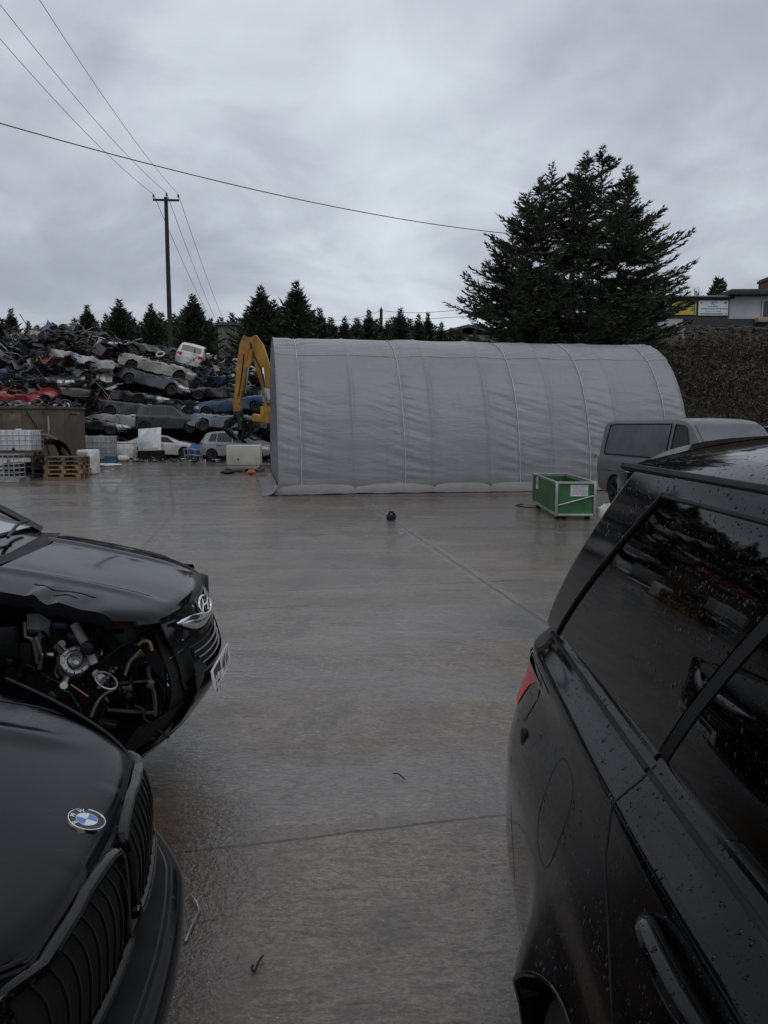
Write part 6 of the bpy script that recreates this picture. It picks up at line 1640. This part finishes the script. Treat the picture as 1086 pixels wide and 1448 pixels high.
for i, ((px, py), (qx, qy), la, lb) in enumerate((((-60, -15), (296, 448), 'lowest of the three thin lines fanning from the pole to the upper left', 'left line of the three dropping from the pole behind the trees'), ((-30, -32), (303, 448), 'middle of the three thin lines fanning from the pole to the upper left', 'middle line of the three dropping from the pole behind the trees'), ((18, -60), (314, 448), 'upper one of the three thin lines fanning from the pole to the upper left', 'right line of the three dropping from the pole behind the trees'))):
    cable(la, ends[i], atY(px, py, 26), .45, .0115)
    cable(lb, ends[i], atY(qx, qy, 96), .3, .017)
cable('thicker black cable crossing the sky from the left edge to the large conifer', atY(-60, 157, 20), atY(716, 330, 34), .40, .0155)
p2 = thing('distant_pole', 'distant short dark pole rising between the small conifers', 'pole', (atY(539, 437, 80).x, 80, 0)); zt = atY(539, 437, 80).z
g = MB(); g.tube([V((0, 0, 0)), V((0, 0, zt))], [.2, .16], 10); g.build('shaft', polem, p2); g = MB(); g.lathe([(.03, 0), (.09, .05), (.05, .2), (.001, .22)], 8); o = g.build('cap', ceram, p2); o.location = (0, 0, zt)
pt = V((p2.location.x, 80, zt - .15))
cable('thin line running right from the distant pole', pt, atY(655, 437, 62), .25, .02); cable('thin line running left from the distant pole', pt, atY(440, 452, 90), .5, .02)
cable('thin line low between the conifers at the far left', atY(45, 464, 75), atY(140, 461, 75), .2, .02); cable('lower thin line right of the distant pole', V((pt.x, 80, zt - .9)), atY(660, 447, 62), .15, .018)

# ------------------------------------------------------------------ distant sheds seen between the trees
slate = mat('slate_roof', (.085, .09, .10), .6, nscale=1); shedw = mat('concrete_wall', (.20, .195, .185), .8, dirt=(.1, .1, .09))
a_, b_, c_ = atY(612, 472, 82), atY(662, 459, 82), atY(690, 474, 82)
sh = thing('far_shed', 'grey pitched shed roof showing beyond the small conifers', 'building', (b_.x, 82, 0))
g = MB(); g.prism([(a_.x - b_.x, 0), (c_.x - b_.x + 3, 0), (c_.x - b_.x + 3, a_.z - .1), (a_.x - b_.x, a_.z - .1)], 0, 14); g.build('wall', shedw, sh)
g = MB(); g.prism([(a_.x - b_.x - .4, a_.z - .1), (0, b_.z), (c_.x - b_.x + 3.4, a_.z - .3), (c_.x - b_.x + 3.4, a_.z - .6), (0, b_.z - .3), (a_.x - b_.x - .4, a_.z - .4)], -.4, 14.4); g.build('roof', slate, sh)
a_, b_ = atY(308, 460, 64.5), atY(334, 460, 64.5)
sh = thing('grey_shed', 'plain grey concrete shed wall glimpsed between the conifers', 'building', ((a_.x + b_.x) / 2, 64.5, 0))
g = MB(); g.box((0, 1.5, a_.z / 2), (b_.x - a_.x, 3, a_.z)); g.build('wall', shedw, sh); g = MB(); g.box((0, 1.5, a_.z + .1), (b_.x - a_.x + .4, 3.4, .2)); g.build('roof', slate, sh)

# ------------------------------------------------------------------ bank with brush, rubble wall, house above
def bank(X, Y):
    base = min(1, max(0, (Y - 30.3) / 17.0)) ** .85 * 7.7
    k = sstep(6.5, 12.5, X + .0 * Y) * (.9 + .1 * nz(X * .2, Y * .2))
    return base * k + .25 * nz(X * .5, Y * .5, 3) * k - .02
earth = mat('dark_bank_soil', (.042, .034, .026), .95, var=.4, nscale=.8, dirt=(.03, .035, .018), bump=.6, bscale=3)
g = MB(); g.grid([[V((X, Y, bank(X, Y) - .05 * (Y < 30))) for Y in frange(29, 90, 60)] for X in frange(6, 80, 70)]); tag(g.build('bank', earth, sharp=180), kind='structure')
brushm = [mat('brush_dark', (.045, .034, .026), .9), mat('brush_brown', (.080, .056, .038), .9), mat('brush_green', (.035, .040, .020), .9), mat('brush_grey', (.125, .105, .085), .9)]
g = MB(); rn = random.Random(5)
for n in range(17000):
    X = rn.uniform(8.0, 34); Y = rn.uniform(30.5, 47.2)
    k = sstep(6.5, 11.5, X)
    if rn.random() > k: continue
    z = bank(X, Y); cl = nz(X * .45, Y * .45, 8) + .5 * nz(X * 1.4, Y * 1.4, 2)
    mi = 2 if cl < -.25 else rn.choices((0, 1, 3), (52, 40, 8))[0]
    L_ = rn.uniform(.35, 1.25) * (1.1 + .7 * cl) * (1 - .25 * sstep(43.5, 47, Y))
    d = V((rn.uniform(-1, 1), rn.uniform(-1, .5), rn.uniform(.3, 1.2))).normalized(); p = V((X, Y, z - .1)); q = p + d * L_
    a = rn.uniform(0, 6.28); sd = V((math.cos(a), math.sin(a), .2)) * rn.uniform(.010, .024)
    g.mi = mi; g.add([p - sd, p + sd, q], [(0, 1, 2)])
    for e in range(5):
        c = p.lerp(q, rn.uniform(.25, 1)); e_ = V((rn.uniform(-1, 1), rn.uniform(-1, 1), rn.uniform(-.4, .9))).normalized() * L_ * rn.uniform(.15, .45)
        s2 = e_.cross(V((rn.uniform(-1, 1), rn.uniform(-1, 1), 1))).normalized() * rn.uniform(.012, .035)
        g.mi = mi if rn.random() < .7 else rn.choice((0, 1, 2, 3)); g.add([c - s2, c + s2, c + e_], [(0, 1, 2)])
tag(g.build('brush', brushm, smooth=False), 'dark brown winter brush covering the bank', 'brush', kind='stuff')
# rubble wall
stone = mat('pale_rubble_stone', (.27, .255, .225), .9, var=.45, nscale=2.2, dirt=(.09, .08, .065), dirtamt=.7, bump=.6, bscale=6); stoned = mat('mossy_wall_stone', (.085, .078, .066), .9, var=.5, nscale=2.5, dirt=(.045, .045, .03), dirtamt=.8, bump=.6, bscale=6)
YB = 47.5
def stones(name, label, pts, mt, seed, dep=.6):
    """dry wall of irregular stones filling the strip between top and bottom lines (pixels at the wall's distance)"""
    rn = random.Random(seed); g = MB(); x = pts[0][0]
    tl = lin([p_[0] for p_ in pts], [p_[1] for p_ in pts]); bl_ = lin([p_[0] for p_ in pts], [p_[2] for p_ in pts])
    A_ = atY(pts[0][0], 460, YB); B_ = atY(pts[-1][0], 460, YB); n = int((B_.x - A_.x) / .17)
    for i in range(n):
        px = pts[0][0] + (pts[-1][0] - pts[0][0]) * (i + rn.random() * .6) / n
        zt, zb = atY(px, tl(px) + 1.2 * rn.uniform(-1, 1), YB).z, atY(px, bl_(px), YB).z
        z = zb
        while z < zt:
            hh = rn.uniform(.09, .20); c = V((atY(px, 460, YB).x + rn.uniform(-.05, .05), YB + rn.uniform(-.06, .06), z + hh / 2))
            g.box(c - V((A_.x, YB, 0)), (rn.uniform(.15, .30), dep, hh * 1.04), Matrix.Rotation(rn.uniform(-.15, .15), 3, 'Y') @ Matrix.Rotation(rn.uniform(-.2, .2), 3, 'Z'), bev=.05); z += hh
    o = g.build(name, mt); o.location = (A_.x, YB, 0); return tag(o, label, 'wall')
stones('rubble_wall', 'broken pale rubble wall stepping down beside the large conifer', [(893, 492, 520), (915, 482, 520), (930, 470, 512), (942, 463, 508), (966, 462, 504)], stone, 4, .9)
stones('retaining_wall', 'low dark mossy stone wall along the top of the bank under the house', [(960, 463, 500), (1000, 465, 500), (1086, 465, 500), (1240, 465, 500)], stoned, 6, .7)
# house
YH = 50.0
render = mat('grey_render', (.46, .47, .48), .85, var=.12, nscale=.7, dirt=(.3, .3, .29), bump=.2); plinth = mat('dark_plinth', (.035, .036, .038), .7); roofm = mat('weathered_tile', (.085, .085, .088), .75, nscale=1.5, dirt=(.05, .06, .04)); brick = mat('brown_brick', (.10, .058, .042), .85, nscale=4, dirt=(.06, .04, .03))
x0, x1 = atY(928, 440, YH).x, atY(1230, 440, YH).x
zT, zG, zP = atY(1000, 418, YH).z, atY(1000, 462, YH).z, atY(1000, 451, YH).z
hs = thing('roadside_house', 'low pale rendered building with two signs on its front, above the bank', 'building', (x0, YH, zG - .5))
ho = hs.location.copy(); H = lambda px, py, dy=0: atY(px, py, YH) + V((0, dy, 0)) - ho
g = MB(); g.box(((x1 - x0) / 2, 3.5, (zT - zG + .5) / 2), (x1 - x0, 7, zT - zG + .5)); g.build('wall', render, hs)
a, b_ = H(966, 455), H(1230, 455); g = MB(); g.box(((a.x + b_.x) / 2, -.05, (zP - zG) / 2 + .5), (b_.x - a.x, .14, zP - zG)); g.build('plinth', plinth, hs)
# corrugated low roof on the left, flat edge on the right
c0, c1 = H(918, 420), H(1036, 420); n = 60; zl, zh = H(950, 421).z, H(950, 404).z; rows = []
for i in range(n * 4 + 1):
    x = c0.x + (c1.x - c0.x) * i / (n * 4); k = i / (n * 4); w_ = .045 * math.cos(i / 4 * 2 * math.pi)
    rows.append([V((x, -.35 + 3.2 * q, zl - .12 * (k < .0) + (zh - zl) * (1 - .55 * k) * q + w_)) for q in frange(0, 1, 8)])
g = MB(); g.grid(rows, flip=True); g.grid([[p_ - V((0, 0, .06)) for p_ in r_] for r_ in rows]); g.build('tiled_roof', roofm, hs, sharp=180)
g = MB(); a, b_ = H(1028, 418), H(1230, 418); g.box(((a.x + b_.x) / 2, 3.3, H(1050, 416).z + .05), (b_.x - a.x, 7.9, .34), bev=.03); g.build('flat_roof', plinth, hs)
g = MB(); a, b_ = H(945, 424), H(1032, 423); g.box(((a.x + b_.x) / 2, -.14, (H(950, 423).z)), (b_.x - a.x, .22, .14)); g.build('fascia', plinth, hs)
a, b_ = H(946, 425), H(1030, 450); g = MB(); g.box(((a.x + b_.x) / 2, -.03, (a.z + b_.z) / 2), (b_.x - a.x, .05, a.z - b_.z)); g.build('shopfront', plinth, hs)
g = MB(); a, b_ = H(1077, 426), H(1100, 452); g.box(((a.x + b_.x) / 2, -.02, (a.z + b_.z) / 2), (b_.x - a.x, .05, a.z - b_.z)); fr_ = g.build('window', mat('blue_grey_window', (.035, .045, .06), .2), hs)
g = MB(); g.box((a.x + .05, -.05, (a.z + b_.z) / 2), (.10, .05, a.z - b_.z + .1)); g.build('frame', render, fr_)
g = MB(); a, b_ = H(1066, 450), H(1085, 457); g.box(((a.x + b_.x) / 2, -.35, (a.z + b_.z) / 2), (b_.x - a.x, .5, a.z - b_.z), bev=.03); g.build('window_box', mat('tan_timber', (.36, .28, .19), .7), hs)
ch = H(1078, 410); g = MB(); g.box((ch.x + 2.2, 2.6, H(1080, 400).z - .3), (1.8, 1.4, H(1080, 391).z - H(1080, 416).z + 1.0)); cmn = g.build('chimney', brick, hs); g = MB(); g.box((ch.x + 2.2, 2.6, H(1080, 391).z + .2), (1.95, 1.55, .16)); g.build('chimney_cap', brick, cmn)
g = MB(); g.lathe([(.16, 0), (.19, .1), (.14, .5), (.10, .52)], 12); o = g.build('chimney_pot', brick, cmn); o.location = (ch.x + 1.95, 2.6, H(1080, 391).z + .28)
# signs hung on the front
ysign = mat('yellow_sign', (.55, .43, .045), .5, var=.1); greyart = mat('sign_grey_print', (.14, .17, .18), .5); greenart = mat('sign_green_print', (.20, .24, .06), .5); wsign = mat('white_sign', (.66, .70, .74), .4, var=.06); inkm = mat('sign_dark_print', (.07, .075, .09), .5)
def sign(name, label, p0, p1):
    a, b_ = atY(*p0, YH - .12), atY(*p1, YH - .12); s_ = thing(name, label, 'sign', ((a.x + b_.x) / 2, YH - .12, (a.z + b_.z) / 2)); return s_, b_.x - a.x, a.z - b_.z
def splat(g, cx_, cz_, rx, rz, n=9, jag=.25, seed=0, y=-.024):
    rn = random.Random(seed); vs = [V((cx_ + rx * math.cos(k * 6.283 / n) * rn.uniform(1 - jag, 1), y, cz_ + rz * math.sin(k * 6.283 / n) * rn.uniform(1 - jag, 1))) for k in range(n)]
    g.add(vs + [v + V((0, .003, 0)) for v in vs], [tuple(range(n))] + [(k, (k + 1) % n, (k + 1) % n + n, k + n) for k in range(n)])
s_, w_, h_ = sign('yellow_sign', 'yellow sign with grey drawings on the front of the low building', (948, 426), (984, 445))
g = MB(); g.box((0, 0, 0), (w_, .04, h_)); g.build('board', ysign, s_)
g = MB(); splat(g, -.02 * w_, .02 * h_, w_ * .16, h_ * .20, 12, .15, 2); splat(g, -.33 * w_, -.2 * h_, w_ * .09, h_ * .2, 9, .4, 3); splat(g, .36 * w_, -.12 * h_, w_ * .08, h_ * .2, 9, .4, 5); g.build('print', greyart, s_)
g = MB(); splat(g, -.08 * w_, .33 * h_, w_ * .24, h_ * .14, 14, .4, 7); splat(g, .30 * w_, .26 * h_, w_ * .15, h_ * .16, 12, .4, 8); splat(g, -.33 * w_, .02 * h_, w_ * .12, h_ * .08, 9, .4, 12); g.build('print', greenart, s_)
g = MB(); g.box((.43 * w_, -.028, -.05 * h_), (.03 * w_, .01, .8 * h_)); g.build('bar', inkm, s_)
s_, w_, h_ = sign('white_sign', 'white sign with rows of dark lettering on the front of the low building', (988, 425), (1029, 446))
g = MB(); g.box((0, 0, 0), (w_, .04, h_)); g.build('board', wsign, s_)
g = MB(); rn = random.Random(2)
for zz, xa_, xb_, th in ((.36, -.06, .10, .09), (.24, -.07, .08, .05), (.10, -.16, .18, .07), (-.06, -.40, .48, .085), (-.24, -.24, .24, .06)):
    x = xa_
    while x < xb_: wd = rn.uniform(.015, .045); g.box(((x + wd / 2) * w_, -.024, zz * h_), (wd * w_, .006, th * h_ * rn.uniform(.6, 1.1))); x += wd + rn.uniform(.008, .03)
g.box((-.40 * w_, -.024, .34 * h_), (.05 * w_, .006, .10 * h_)); g.box((.40 * w_, -.024, .34 * h_), (.08 * w_, .006, .10 * h_)); g.box((-.06 * w_, -.024, -.40 * h_), (.80 * w_, .006, .06 * h_)); g.box((.43 * w_, -.024, -.40 * h_), (.10 * w_, .006, .05 * h_))
g.build('lettering', inkm, s_)
# bare trees behind the house
twig = mat('bare_twig', (.085, .072, .060), .9)
def bare(h, seed, spread):
    rn = random.Random(seed); tr = MB(); g = MB()
    tr.tube([V((0, 0, 0)), V((.1, 0, h * .35))], [.16, .10], 8)
    def br(p, d, L_, r_, lv):
        q = p + d * L_; m = p.lerp(q, .5) + V((rn.uniform(-.1, .1), rn.uniform(-.1, .1), rn.uniform(-.05, .1))) * L_
        g.tube([p, m, q], [r_, r_ * .8, r_ * .6], 4, cap=False)
        if lv: 
            for k in range(4 if lv > 1 else 5): br(p.lerp(q, rn.uniform(.35, 1)), (d + V((rn.uniform(-.8, .8), rn.uniform(-.8, .8), rn.uniform(-.2, .7))) * .8).normalized(), L_ * rn.uniform(.45, .75), r_ * .55, lv - 1)
    for k in range(7):
        a = k * .9 + seed; br(V((.1, 0, h * rn.uniform(.2, .38))), V((math.cos(a) * spread, math.sin(a) * spread, 1)).normalized(), h * .30, .055, 3)
    return tr, g
for px, py, Y, sd, lab in ((962, 376, 60, 3, 'bare branching tree above the tiled roof beside the large conifer'), (1012, 392, 62, 9, 'smaller bare tree behind the flat roof')):
    tp_ = atY(px, py, Y); b0 = 6.5; tr, g = bare(tp_.z - b0, sd, .75); o = thing('bare_tree', lab, 'tree', (tp_.x, Y, b0)); tr.build('trunk', twig, o); g.build('crown', twig, o)
tp_ = atY(1016, 398, 58); tr, g = conifer(4.2, 1.5, 5, 70, 9, .30, .12); o = thing('round_bush', 'small dark evergreen bush behind the roof ridge', 'bush', (tp_.x, 58, tp_.z - 4.1)); tr.build('trunk', bark, o); g.build('crown', leafA, o, smooth=False)
